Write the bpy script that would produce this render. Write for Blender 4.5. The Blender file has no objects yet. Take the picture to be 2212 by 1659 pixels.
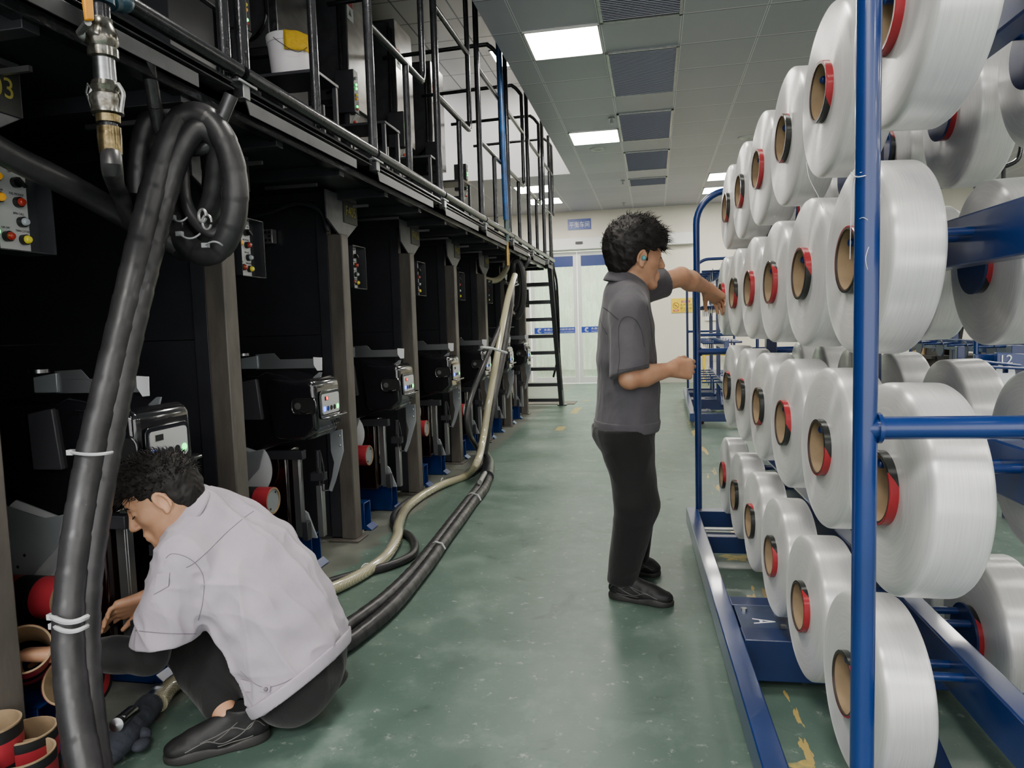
import bpy, math, random
import numpy as np
from math import sin, cos, pi, radians, sqrt, atan2
from mathutils import Vector, Matrix, noise
from mathutils.bvhtree import BVHTree
SC = bpy.context.scene
COL = SC.collection
random.seed(7)
V3 = Vector
# ---------------------------------------------------------------- camera
FPX = 1535.0
_y, _p, _r = map(radians, (-11.39243508, -4.68816341, -1.76384566))
CAMH = 1.22
_fw = V3((sin(_y)*cos(_p), cos(_y)*cos(_p), sin(_p)))
_rt = V3((cos(_y), -sin(_y), 0)); _up = _rt.cross(_fw)
_rt, _up = cos(_r)*_rt+sin(_r)*_up, -sin(_r)*_rt+cos(_r)*_up
CAM = V3((0, 0, CAMH))
def ray(px, py):
    return _fw+_rt*((px-1106)/FPX)-_up*((py-829.5)/FPX)
def P(px, py, x=None, y=None, z=None, w=None):
    d = ray(px, py)
    t = w if w is not None else (x/d[0] if x is not None else y/d[1] if y is not None else (z-CAMH)/d[2])
    return CAM+d*t
cam = bpy.data.cameras.new('camera'); camo = bpy.data.objects.new('camera', cam); COL.objects.link(camo)
cam.sensor_fit = 'HORIZONTAL'; cam.sensor_width = 36; cam.lens = FPX/2212*36; cam.clip_start = .05
mw = Matrix((( _rt[0], _up[0], -_fw[0], 0), (_rt[1], _up[1], -_fw[1], 0), (_rt[2], _up[2], -_fw[2], CAMH), (0, 0, 0, 1)))
camo.matrix_world = mw
SC.camera = camo
# ---------------------------------------------------------------- materials
def lin(c):
    c = [x/255 for x in c[:3]]
    return tuple(x/12.92 if x <= .04045 else ((x+.055)/1.055)**2.4 for x in c)+(1,)
class NT:
    def __init__(s, name):
        s.m = bpy.data.materials.new(name); s.m.use_nodes = True
        s.t = s.m.node_tree; s.b = s.t.nodes['Principled BSDF']; s.out = s.t.nodes['Material Output']
    def n(s, ty, **k):
        nd = s.t.nodes.new(ty)
        for a, v in k.items():
            if a.startswith('i_'):
                key = a[2:]; key = int(key) if key.isdigit() else key.replace('_', ' ')
                if hasattr(v, 'is_linked') or isinstance(v, bpy.types.NodeSocket): s.t.links.new(v, nd.inputs[key])
                else: nd.inputs[key].default_value = v
            else: setattr(nd, a, v)
        return nd
    def l(s, a, b): s.t.links.new(a, b)
    def math(s, op, a, b=0.0, c=0.0, clamp=False):
        nd = s.n('ShaderNodeMath', operation=op, use_clamp=clamp)
        for i, v in enumerate((a, b, c)):
            if isinstance(v, bpy.types.NodeSocket): s.l(v, nd.inputs[i])
            else: nd.inputs[i].default_value = v
        return nd.outputs[0]
    def mix(s, f, a, b):
        nd = s.n('ShaderNodeMix', data_type='RGBA')
        for i, v in ((0, f), (6, a), (7, b)):
            if isinstance(v, bpy.types.NodeSocket): s.l(v, nd.inputs[i])
            else: nd.inputs[i].default_value = v
        return nd.outputs[2]
    def coord(s, k='Object'): return s.n('ShaderNodeTexCoord').outputs[k]
    def noise(s, sc, det=4, vec=None, rough=.6, scale3=None, dist=0):
        v = vec or s.coord()
        if scale3:
            mp = s.n('ShaderNodeMapping'); s.l(v, mp.inputs[0]); mp.inputs['Scale'].default_value = scale3; v = mp.outputs[0]
        nd = s.n('ShaderNodeTexNoise'); s.l(v, nd.inputs['Vector']); nd.inputs['Scale'].default_value = sc
        nd.inputs['Detail'].default_value = det; nd.inputs['Roughness'].default_value = rough; nd.inputs['Distortion'].default_value = dist
        return nd.outputs[0]
    def ramp(s, f, lo, hi, a=(0, 0, 0, 1), b=(1, 1, 1, 1)):
        nd = s.n('ShaderNodeValToRGB'); s.l(f, nd.inputs[0])
        nd.color_ramp.elements[0].position = lo; nd.color_ramp.elements[1].position = hi
        nd.color_ramp.elements[0].color = a; nd.color_ramp.elements[1].color = b
        return nd.outputs[0]
    def bump(s, h, st=.3, d=.01):
        nd = s.n('ShaderNodeBump'); s.l(h, nd.inputs['Height']); nd.inputs['Strength'].default_value = st; nd.inputs['Distance'].default_value = d
        s.l(nd.outputs[0], s.b.inputs['Normal']); return nd
_M = {}
def mat(name, col, rough=.5, metal=0, var=0, vs=8, bump=0, bs=60, coat=0, emis=0, ecol=None, spec=.5, s3=None, vcol=None, rvar=0):
    if name in _M: return _M[name]
    t = NT(name); b = t.b
    b.inputs['Base Color'].default_value = lin(col); b.inputs['Roughness'].default_value = rough
    b.inputs['Metallic'].default_value = metal; b.inputs['Coat Weight'].default_value = coat; b.inputs['Coat Roughness'].default_value = .06
    b.inputs['Specular IOR Level'].default_value = spec
    if var:
        nz = t.noise(vs, 5, scale3=s3); f = t.ramp(nz, .35, .68)
        c2 = lin(vcol) if vcol else tuple(x*(1-var) for x in lin(col)[:3])+(1,)
        t.l(t.mix(f, lin(col), c2), b.inputs['Base Color'])
        if rvar: t.l(t.math('MULTIPLY_ADD', nz, rvar, rough-rvar/2), b.inputs['Roughness'])
    if bump: t.bump(t.noise(bs, 3, scale3=s3), bump, .004)
    if emis:
        b.inputs['Emission Color'].default_value = lin(ecol or col); b.inputs['Emission Strength'].default_value = emis
    _M[name] = t.m
    return t.m
# ---------------------------------------------------------------- mesh building
class MB:
    def __init__(s): s.v = []; s.f = []; s.m = []; s.mi = 0
    def add(s, vs, fs):
        o = len(s.v); s.v += [tuple(v) for v in vs]; s.f += [tuple(i+o for i in f) for f in fs]; s.m += [s.mi]*len(fs); return s
    def obox(s, c, ax, ay, az):
        c, ax, ay, az = map(V3, (c, ax, ay, az))
        vs = [c+i*ax+j*ay+k*az for i in (-1, 1) for j in (-1, 1) for k in (-1, 1)]
        fs = [(0, 1, 3, 2), (4, 6, 7, 5), (0, 4, 5, 1), (2, 3, 7, 6), (0, 2, 6, 4), (1, 5, 7, 3)]
        if ax.cross(ay).dot(az) < 0: fs = [f[::-1] for f in fs]
        return s.add(vs, fs)
    def box(s, x0, x1, y0, y1, z0, z1):
        return s.obox(((x0+x1)/2, (y0+y1)/2, (z0+z1)/2), ((x1-x0)/2, 0, 0), (0, (y1-y0)/2, 0), (0, 0, (z1-z0)/2))
    def tube(s, pts, r, n=12, closed=False, cap=True):
        pts = [V3(p) for p in pts]; N = len(pts)
        rs = r if isinstance(r, (list, tuple)) else [r]*N
        tg = []
        for i in range(N):
            a = pts[i-1] if (i > 0 or closed) else pts[i]; b = pts[(i+1) % N] if (i < N-1 or closed) else pts[i]
            tg.append((b-a).normalized())
        u = tg[0].orthogonal().normalized(); vs = []; fr = []
        for i in range(N):
            u = (u-tg[i]*u.dot(tg[i])).normalized(); fr.append((u, tg[i].cross(u)))
        tw = 0
        if closed:
            u2 = (fr[-1][0]-tg[0]*fr[-1][0].dot(tg[0])).normalized(); tw = atan2(u2.dot(fr[0][1]), u2.dot(fr[0][0]))
        for i in range(N):
            a0 = -tw*i/N
            for k in range(n):
                a = 2*pi*k/n+a0; vs.append(pts[i]+rs[i]*(cos(a)*fr[i][0]+sin(a)*fr[i][1]))
        fs = []
        for i in range(N if closed else N-1):
            j = (i+1) % N
            for k in range(n):
                k2 = (k+1) % n; fs.append((i*n+k, i*n+k2, j*n+k2, j*n+k))
        if cap and not closed:
            fs.append(tuple(range(n))[::-1]); fs.append(tuple((N-1)*n+k for k in range(n)))
        return s.add(vs, fs)
    def cyl(s, a, b, r, r2=None, n=16, cap=True):
        return s.tube([a, b], [r, r if r2 is None else r2], n, cap=cap)
    def lathe(s, prof, o=(0, 0, 0), ax=(0, 0, 1), n=32, closed=False, cap=True):
        o = V3(o); ax = V3(ax).normalized(); u = ax.orthogonal().normalized(); w = ax.cross(u); vs = []
        for t, r in prof:
            for k in range(n): vs.append(o+ax*t+r*(cos(2*pi*k/n)*u+sin(2*pi*k/n)*w))
        fs = []; N = len(prof)
        for i in range(N if closed else N-1):
            j = (i+1) % N
            for k in range(n): fs.append((i*n+k, i*n+(k+1) % n, j*n+(k+1) % n, j*n+k))
        if not closed and cap:
            if prof[0][1] > 1e-6: fs.append(tuple(range(n))[::-1])
            if prof[-1][1] > 1e-6: fs.append(tuple((N-1)*n+k for k in range(n)))
        return s.add(vs, fs)
    def prism(s, poly, ext):
        poly = [V3(p) for p in poly]; e = V3(ext); n = len(poly)
        nr = sum(((poly[i]-poly[0]).cross(poly[(i+1) % n]-poly[0]) for i in range(1, n-1)), V3())
        if nr.dot(e) > 0: poly = poly[::-1]
        return s.add(poly+[p+e for p in poly], [tuple(range(n)), tuple(range(n, 2*n))[::-1]]+[(i, i+n, (i+1) % n+n, (i+1) % n) for i in range(n)])
    def ball(s, c, r, n=12, m=8):
        c = V3(c); r = V3(r) if hasattr(r, '__len__') else V3((r, r, r)); vs = [c+V3((0, 0, r.z))]
        for i in range(1, m):
            for k in range(n):
                t = pi*i/m; a = 2*pi*k/n; vs.append(c+V3((r.x*sin(t)*cos(a), r.y*sin(t)*sin(a), r.z*cos(t))))
        vs.append(c-V3((0, 0, r.z))); L = len(vs)-1; fs = [(0, 1+k, 1+(k+1) % n) for k in range(n)]
        for i in range(m-2):
            for k in range(n): fs.append((1+i*n+k, 1+(i+1)*n+k, 1+(i+1)*n+(k+1) % n, 1+i*n+(k+1) % n))
        fs += [(L, L-n+(k+1) % n, L-n+k) for k in range(n)]
        return s.add(vs, fs)
    def build(s, name, mats, parent=None, smooth=True, bevel=0, ang=35, seg=2):
        return mk(name, s.v, s.f, mats, parent, smooth, bevel, ang, s.m, seg)
WM = {}
def wmat(o): return WM.get(o.name, Matrix())
def mk(name, v, f, mats, parent=None, smooth=True, bevel=0, ang=35, mi=None, seg=2):
    v = np.array([tuple(q) for q in v], dtype=float)
    if parent is not None: M = wmat(parent)
    else:
        lo, hi = v.min(0), v.max(0); M = Matrix.Translation(((lo[0]+hi[0])/2, (lo[1]+hi[1])/2, lo[2]))
    Mi = np.array(M.inverted()); v = v@Mi[:3, :3].T+Mi[:3, 3]
    me = bpy.data.meshes.new(name); me.from_pydata(v.tolist(), [], f); me.update()
    mats = mats if isinstance(mats, (list, tuple)) else [mats]
    for q in mats: me.materials.append(q)
    if mi and len(mats) > 1: me.polygons.foreach_set('material_index', mi)
    if smooth:
        me.polygons.foreach_set('use_smooth', [True]*len(me.polygons)); me.set_sharp_from_angle(angle=radians(ang))
    o = bpy.data.objects.new(name, me); COL.objects.link(o)
    if parent is not None: o.parent = parent
    else: o.matrix_world = M
    WM[o.name] = M
    if bevel:
        b = o.modifiers.new('bevel', 'BEVEL'); b.width = bevel; b.segments = seg; b.limit_method = 'ANGLE'; b.angle_limit = radians(40)
    return o
def tag(o, label=None, cat=None, group=None, kind=None):
    for k, q in (('label', label), ('category', cat), ('group', group), ('kind', kind)):
        if q: o[k] = q
    return o
def thing(name, label, cat, loc=(0, 0, 0), rz=0, group=None):
    o = bpy.data.objects.new(name, None); COL.objects.link(o); o.empty_display_size = .05
    o.location = loc; o.rotation_euler = (0, 0, rz)
    WM[o.name] = Matrix.Translation(loc)@Matrix.Rotation(rz, 4, 'Z')
    return tag(o, label, cat, group)
def kids(): 
    d = {}
    for o in bpy.data.objects:
        if o.parent: d.setdefault(o.parent.name, []).append(o)
    return d
def copy_tree(o, K, parent=None):
    c = o.copy(); COL.objects.link(c)
    if parent is not None: c.parent = parent
    for ch in K.get(o.name, []): copy_tree(ch, K, c)
    return c
def struct(name, mb, m, **k): return tag(mb.build(name, m, **k), kind='structure')
def crv(pts, n=8, closed=False):
    pts = [V3(p) for p in pts]; N = len(pts); out = []
    for i in range(N if closed else N-1):
        g = lambda j: pts[j % N] if closed else pts[max(0, min(N-1, j))]
        a, b, c, d = g(i-1), g(i), g(i+1), g(i+2)
        for k in range(n):
            t = k/n; out.append(.5*((2*b)+(c-a)*t+(2*a-5*b+4*c-d)*t*t+(3*b-a-3*c+d)*t**3))
    if not closed: out.append(pts[-1])
    return out
def text(name, body, m, parent, o, xd, ud, h, w=None, ext=.0008, align='CENTER'):
    """flat lettering: o = centre point, xd = reading direction, ud = up, h = letter height, w = full width"""
    c = bpy.data.curves.new('t', 'FONT'); c.body = body; c.align_x = 'CENTER'; c.align_y = 'CENTER'; c.extrude = .01
    t = bpy.data.objects.new('t', c); COL.objects.link(t)
    dg = bpy.context.evaluated_depsgraph_get(); me = bpy.data.meshes.new_from_object(t.evaluated_get(dg))
    v = np.array([q.co[:] for q in me.vertices]); f = [tuple(p.vertices) for p in me.polygons]
    bpy.data.objects.remove(t); bpy.data.curves.remove(c); bpy.data.meshes.remove(me)
    lo, hi = v.min(0), v.max(0); sy = h/(hi[1]-lo[1]); sx = sy if w is None else w/(hi[0]-lo[0])
    v = (v-(lo+hi)/2)*np.array([sx, sy, ext/.02])
    xd = V3(xd).normalized(); ud = V3(ud); ud = (ud-xd*ud.dot(xd)).normalized(); nd = xd.cross(ud); o = V3(o)
    vs = [o+xd*a+ud*b+nd*(c_+ext/2) for a, b, c_ in v]
    return mk(name, vs, f, m, parent, smooth=False)
def rrect(c, xd, yd, w, h, r, n=5):
    c, xd, yd = V3(c), V3(xd).normalized(), V3(yd).normalized(); out = []
    for sx, sy, a0 in ((1, 1, 0), (-1, 1, pi/2), (-1, -1, pi), (1, -1, 3*pi/2)):
        for k in range(n+1):
            a = a0+pi/2*k/n; out.append(c+xd*(sx*(w/2-r)+r*cos(a))+yd*(sy*(h/2-r)+r*sin(a)))
    return out
ORD = ['first', 'second', 'third', 'fourth', 'fifth', 'sixth', 'seventh', 'eighth']
# ---------------------------------------------------------------- shared materials
BLK = mat('black painted steel', (52, 53, 58), .36, var=.35, vs=6, bump=.08, bs=40)
BLK2 = mat('dark panel steel', (44, 45, 50), .4, var=.25, vs=3)
COLM = mat('column bronze steel', (98, 93, 87), .42, var=.35, vs=5, s3=(4, 4, 1))
OILY = mat('oily black steel', (44, 45, 49), .2, .3, var=.5, vs=25, bump=.25, bs=60)
GLOSS = mat('gloss black shell', (26, 26, 30), .14, coat=1)
STEEL = mat('brushed steel', (165, 167, 170), .28, 1, var=.35, vs=3, s3=(1, 1, 12))
GALV = mat('galvanised steel', (170, 172, 172), .4, .85, var=.3, vs=30)
GREYP = mat('grey plate', (150, 156, 160), .38, .3, var=.15, vs=6)
WHITEP = mat('white plate', (215, 218, 220), .35)
PANELG = mat('panel face grey', (196, 197, 198), .42, .2)
ALU = mat('aluminium profile', (158, 160, 160), .35, .9)
BLUE = mat('blue enamel', (14, 46, 106), .28, coat=.35, var=.22, vs=4)
BLUED = mat('dark blue enamel', (18, 40, 88), .35, coat=.2, var=.3, vs=6)
REDP = mat('red paper tube', (150, 40, 50), .42)
CARD = mat('cardboard tube inside', (150, 128, 98), .8, var=.2, vs=20)
RUBBER = mat('black hose rubber', (38, 38, 41), .36, var=.5, vs=9, bump=.2, bs=30)
TIE = mat('white zip tie', (190, 192, 194), .4)
WHITE = mat('white paint', (228, 226, 220), .5)
SCREW = mat('bolt zinc', (185, 185, 180), .3, .9)
INK = mat('black ink', (14, 14, 16), .6)
WINK = mat('white ink', (232, 234, 240), .5)
REDI = mat('red ink', (188, 30, 34), .5)
GOLD = mat('yellow lettering', (150, 142, 66), .6)
YEL = mat('yellow paint', (232, 200, 44), .5)
def lamp(name, c, e): return mat(name, c, .25, emis=e, coat=.5)
# ---------------------------------------------------------------- floor
def floor_mat():
    t = NT('worn green epoxy floor'); b = t.b; co = t.n('ShaderNodeNewGeometry').outputs['Position']
    sx = t.n('ShaderNodeSeparateXYZ'); t.l(co, sx.inputs[0]); X, Y = sx.outputs[0], sx.outputs[1]
    n1 = t.noise(.9, 6, co, dist=.6); n2 = t.noise(4.5, 8, co, rough=.7); n3 = t.noise(22, 6, co, rough=.7); n4 = t.noise(60, 4, co)
    c = t.mix(t.ramp(n1, .32, .7), lin((66, 88, 78)), lin((92, 112, 102)))
    c = t.mix(t.math('MULTIPLY', t.ramp(n2, .5, .75), .55), c, lin((134, 150, 140)))
    c = t.mix(t.math('MULTIPLY', t.ramp(n3, .60, .70), .5), c, lin((184, 190, 180)))
    sp = t.noise(3.2, 5, co, scale3=(1, 1.0, 1), dist=1.2); c = t.mix(t.math('MULTIPLY', t.ramp(sp, .60, .74), .7), c, lin((38, 52, 48)))
    # dirty bare strip along the machine feet
    e = t.math('MULTIPLY_ADD', n2, .35, -.12)
    f = t.math('LESS_THAN', t.math('ADD', X, e), -1.52)
    e2 = t.mix(t.ramp(n2, .3, .7), lin((78, 78, 72)), lin((122, 122, 114)))
    c = t.mix(t.math('MULTIPLY', f, .85), c, e2)
    # saw-cut joint
    j = t.math('LESS_THAN', t.math('ABSOLUTE', t.math('SUBTRACT', Y, 5.81)), .006)
    c = t.mix(t.math('MULTIPLY', j, .7), c, lin((40, 46, 44)))
    # worn yellow line
    ya = t.math('LESS_THAN', t.math('ABSOLUTE', t.math('SUBTRACT', X, .43)), .045)
    ya = t.math('MULTIPLY', ya, t.math('GREATER_THAN', t.noise(2.3, 5, co, scale3=(5, .8, 1)), .56))
    ya = t.math('MULTIPLY', ya, t.math('LESS_THAN', Y, 9.0))
    c = t.mix(ya, c, lin((176, 152, 88)))
    t.l(c, b.inputs['Base Color'])
    t.l(t.math('MULTIPLY_ADD', n2, .55, .16), b.inputs['Roughness'])
    b.inputs['Specular IOR Level'].default_value = .5
    t.bump(n4, .08, .002)
    return t.m
struct('floor', MB().add([(-8, -4, 0), (12, -4, 0), (12, 19, 0), (-8, 19, 0)], [(0, 1, 2, 3)]), floor_mat(), smooth=False)
def ceil_mat(name, c1, c2, lc, x0, px, y0, py, warm=False):
    t = NT(name); b = t.b; g = t.n('ShaderNodeNewGeometry'); sx = t.n('ShaderNodeSeparateXYZ'); t.l(g.outputs['Position'], sx.inputs[0])
    def line(v, o, p, w):
        m = t.math('FLOORED_MODULO', t.math('SUBTRACT', v, o-w/2), p); return t.math('LESS_THAN', m, w)
    nz = t.noise(1.2, 3, g.outputs['Position'])
    nb = t.n('ShaderNodeTexWhiteNoise', noise_dimensions='2D'); cv = t.n('ShaderNodeCombineXYZ')
    t.l(t.math('FLOOR', t.math('DIVIDE', t.math('SUBTRACT', sx.outputs[0], x0), px)), cv.inputs[0])
    t.l(t.math('FLOOR', t.math('DIVIDE', t.math('SUBTRACT', sx.outputs[1], y0), py)), cv.inputs[1]); t.l(cv.outputs[0], nb.inputs['Vector'])
    f = t.math('MULTIPLY_ADD', nb.outputs['Value'], .35, t.math('MULTIPLY', nz, .6))
    c = t.mix(f, lin(c1), lin(c2))
    ly = line(sx.outputs[1], y0, py, .012); lx = line(sx.outputs[0], x0, px, .02)
    c = t.mix(t.math('MAXIMUM', lx, ly), c, lin(lc))
    dk = t.math('MAXIMUM', line(sx.outputs[1], y0+.012, py, .01), line(sx.outputs[0], x0, px, .006))
    c = t.mix(t.math('MULTIPLY', dk, .75), c, lin((30, 32, 34)))
    t.l(c, b.inputs['Base Color']); b.inputs['Roughness'].default_value = .45; b.inputs['Metallic'].default_value = .15
    return t.m
CZ = 3.45
mc = ceil_mat('metal ceiling tiles', (158, 158, 170), (180, 179, 190), (222, 222, 228), -.365, .603, 5.54, .593)
struct('ceiling', MB().add([(-1.19, -4, CZ), (12, -4, CZ), (12, 14.4, CZ), (-1.19, 14.4, CZ), (-8, 10.8, CZ), (-1.19, 10.8, CZ), (-8, 14.4, CZ)],
       [(0, 3, 2, 1), (4, 6, 3, 5)]), mc, smooth=False)
struct('ceiling', MB().add([(-3.2, -4, 4.78), (-1.19, -4, 4.78), (-1.19, 10.8, 4.78), (-3.2, 10.8, 4.78)], [(0, 3, 2, 1)]),
       ceil_mat('upper ceiling tiles', (176, 177, 176), (196, 196, 194), (120, 122, 122), -.365, .603, 5.3, .593), smooth=False)
WALLM = mat('white painted wall', (226, 221, 206), .6, var=.06, vs=2, bump=.03, bs=8)
struct('wall_recess', MB().box(-3.2, -1.19, 10.8, 10.86, 3.452, 4.78), mat('bright recess wall', (228, 228, 232), .55, var=.08, vs=1.5))
struct('wall_recess_side', MB().box(-1.19, -1.15, -4, 10.8, 3.452, 4.78), WALLM)
struct('wall_left', MB().box(-3.3, -3.2, -4, 9.6, 0, 4.78), BLK2)
struct('wall_left_far', MB().box(-8.1, -8, 9.6, 14.4, 0, CZ), WALLM)
struct('wall_left_return', MB().box(-8, -3.3, 9.5, 9.6, 0, CZ), WALLM)
struct('wall_right', MB().box(12, 12.1, -4, 14.5, 0, CZ), WALLM)
DX0, DX1, DZ = -2.48, -.53, 2.68
struct('wall_back', MB().box(-8, DX0, 14.4, 14.52, 0, CZ).box(DX1, 12, 14.4, 14.52, 0, CZ).box(DX0, DX1, 14.4, 14.52, DZ, CZ), WALLM)
struct('baseboard_back', MB().box(DX1+.02, 12, 14.38, 14.4, 0, .12), mat('grey skirting', (176, 172, 160), .6))
# bright hall beyond the glass doors
HALL = mat('hall wall pale green', (222, 226, 218), .6)
struct('wall_hall', MB().box(-6, 4, 18.9, 19, 0, 3.4).box(-6, -5.9, 14.6, 19, 0, 3.4).box(3.9, 4, 14.6, 19, 0, 3.4), HALL)
struct('ceiling', MB().box(-6, 4, 14.6, 19, 3.4, 3.45), WALLM)
# ---------------------------------------------------------------- sliding doors
def glass_mat():
    t = NT('misted door glass'); b = t.b; co = t.coord()
    nz = t.noise(6, 5, co, scale3=(3, 1, .35), rough=.7); n2 = t.noise(1.1, 3, co)
    b.inputs['Base Color'].default_value = lin((206, 212, 202)); b.inputs['Roughness'].default_value = .12
    b.inputs['Transmission Weight'].default_value = 0
    tr = t.n('ShaderNodeBsdfTransparent'); tr.inputs[0].default_value = lin((222, 230, 220))
    mx = t.n('ShaderNodeMixShader'); f = t.math('MULTIPLY_ADD', t.ramp(nz, .42, .7), .2, t.math('MULTIPLY', n2, .55), clamp=True)
    t.l(f, mx.inputs[0]); t.l(tr.outputs[0], mx.inputs[1]); t.l(b.outputs[0], mx.inputs[2]); t.l(mx.outputs[0], t.out.inputs[0])
    return t.m
GL = glass_mat(); FRM = mat('white door frame', (226, 228, 226), .4)
for i, (x0, x1) in enumerate(((-2.46, -1.505), (-1.495, -.55))):
    d = tag(MB().box(x0, x0+.075, 14.42, 14.47, .02, DZ-.02).box(x1-.075, x1, 14.42, 14.47, .02, DZ-.02).box(x0+.075, x1-.075, 14.42, 14.47, .02, .14)
            .box(x0+.075, x1-.075, 14.42, 14.47, DZ-.1, DZ-.02).build('door_%d' % (i+1), FRM, bevel=.003), kind='structure')
    MB().box(x0+.075, x1-.075, 14.44, 14.45, .14, DZ-.1).build('pane', GL, d)
    MB().box(x0+.075, x1-.075, 14.43, 14.438, DZ-.31, DZ-.1).build('blue_film', mat('blue door film', (44, 62, 120), .35), d)
    bd = MB().box(x0+.06, x1-.06, 14.417, 14.439, 1.035, 1.155).build('sticker_band', mat('blue sticker band', (38, 66, 170), .4), d)
    xb = x0+.17
    # emblem: open ring with an inner hook
    pts = [V3((xb+.04*cos(a), 14.414, 1.095+.04*sin(a))) for a in [radians(50+k*14) for k in range(20)]]
    MB().tube(pts, .006, 6).tube([V3((xb+.02*cos(a), 14.414, 1.095+.022*sin(a))) for a in [radians(30+k*20) for k in range(13)]], .005, 6).build('emblem', WINK, bd)
    text('lettering', '永昌(天门)科技欢迎您', WINK, bd, ((x0+x1)/2+.09, 14.414, 1.112), (1, 0, 0), (0, 0, 1), .05, .62)
    text('lettering', 'WELCOME TO YONGCHANG NEW MATERIALS', WINK, bd, ((x0+x1)/2+.09, 14.414, 1.06), (1, 0, 0), (0, 0, 1), .018, .62)
struct('trim_1', MB().box(DX0-.03, DX0, 14.36, 14.52, 0, DZ+.03).box(DX1, DX1+.03, 14.36, 14.52, 0, DZ+.03), FRM)
hd = tag(MB().box(-2.75, .78, 14.26, 14.395, DZ+.01, 2.92).build('door_operator', FRM, bevel=.01), 'long white housing above the sliding glass doors', 'door operator')
MB().box(-1.5, -1.36, 14.235, 14.26, 2.79, 2.84).build('motion_sensor', mat('sensor black', (40, 42, 46), .3), hd, bevel=.006)
sg = tag(MB().box(-1.66, -1.2, 14.385, 14.4, 3.09, 3.30).build('wall_sign', mat('sign blue', (62, 84, 160), .35), bevel=.002), 'blue wall sign with white Chinese characters above the sliding doors', 'sign')
text('lettering', '平衡车间', WINK, sg, (-1.43, 14.384, 3.19), (1, 0, 0), (0, 0, 1), .12, .4)
sn = tag(MB().box(.345, .745, 14.385, 14.4, 1.375, 1.655).build('warning_sign', YEL, bevel=.002), 'yellow no smoking sign with black characters on the white wall', 'sign')
text('lettering', '生产车间', INK, sn, (.62, 14.384, 1.52), (1, 0, 0), (0, 0, 1), .05, .22)
text('lettering', '禁止吸烟', INK, sn, (.62, 14.384, 1.455), (1, 0, 0), (0, 0, 1), .05, .22)
text('lettering', '违者罚款 1000 元', INK, sn, (.62, 14.384, 1.405), (1, 0, 0), (0, 0, 1), .022, .21)
q = MB().box(.535, .7, 14.382, 14.385, 1.568, 1.605).box(.375, .485, 14.382, 14.385, 1.4, 1.435).build('red_bar', REDI, sn)
text('lettering', '温馨提示', WINK, q, (.617, 14.381, 1.586), (1, 0, 0), (0, 0, 1), .025, .14)
text('lettering', '严禁烟火', WINK, q, (.43, 14.381, 1.418), (1, 0, 0), (0, 0, 1), .022, .09)
BRN = mat('brown print', (150, 84, 26), .5)
c0 = V3((.43, 14.383, 1.515))
MB().tube([c0+V3((.055*cos(a), 0, .055*sin(a))) for a in [2*pi*k/28 for k in range(28)]], .005, 6, closed=True).tube([c0+V3((-.038, 0, .038)), c0+V3((.038, 0, -.038))], .005, 6).build('prohibition_symbol', BRN, sn)
MB().box(.405, .45, 14.382, 14.385, 1.508, 1.517).build('cigarette_symbol', INK, sn)
# ---------------------------------------------------------------- ceiling fittings
LT = lamp('light diffuser', (255, 250, 240), 26.0)
_LN = {}
def clight(x0, x1, y0, y1, z, label):
    t = thing('ceiling_light', label, 'ceiling light', ((x0+x1)/2, (y0+y1)/2, z), 0, 'square ceiling light panels')
    MB().box(x0, x1, y0, y0+.015, z-.012, z-.001).box(x0, x1, y1-.015, y1, z-.012, z-.001).box(x0, x0+.015, y0, y1, z-.012, z-.001).box(x1-.015, x1, y0, y1, z-.012, z-.001).build('frame', WHITE, t)
    MB().box(x0+.015, x1-.015, y0+.015, y1-.015, z-.009, z-.003).build('diffuser', LT, t)
clight(-.955, -.37, 5.545, 6.13, CZ, 'nearest and largest square ceiling light above the aisle')
clight(-.955, -.37, 8.5, 9.09, CZ, 'second square ceiling light along the aisle, above the standing man')
clight(-2.2, -1.6, 11.47, 12.06, CZ, 'distant ceiling light behind the railings, nearer one of its pair')
clight(-2.2, -1.6, 12.66, 13.25, CZ, 'distant ceiling light behind the railings, farther one of its pair')
clight(.86, 1.45, 11.47, 12.06, CZ, 'ceiling light beside the far top spools, nearer one of its pair')
clight(.86, 1.45, 12.66, 13.25, CZ, 'ceiling light beside the far top spools, farther one of its pair')
clight(-2.05, -1.45, 9.3, 9.9, 4.78, 'ceiling light in the raised recess behind the blue pipe')
k = 0
for x in (-.955, 3.26, 6.27, 9.3):  # unseen panels, added to light the room
    for y in (-3.3, -.36, 2.59, 5.545, 8.5, 11.47):
        if x < 0 and y > 2.6: continue
        clight(x, x+.585, y, y+.585, CZ, 'added unseen ceiling light panel out over the %s' % ('rest of the hall' if x > 0 else 'aisle behind the viewer'))
GR = mat('vent slat grey', (150, 154, 168), .4, .4)
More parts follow.
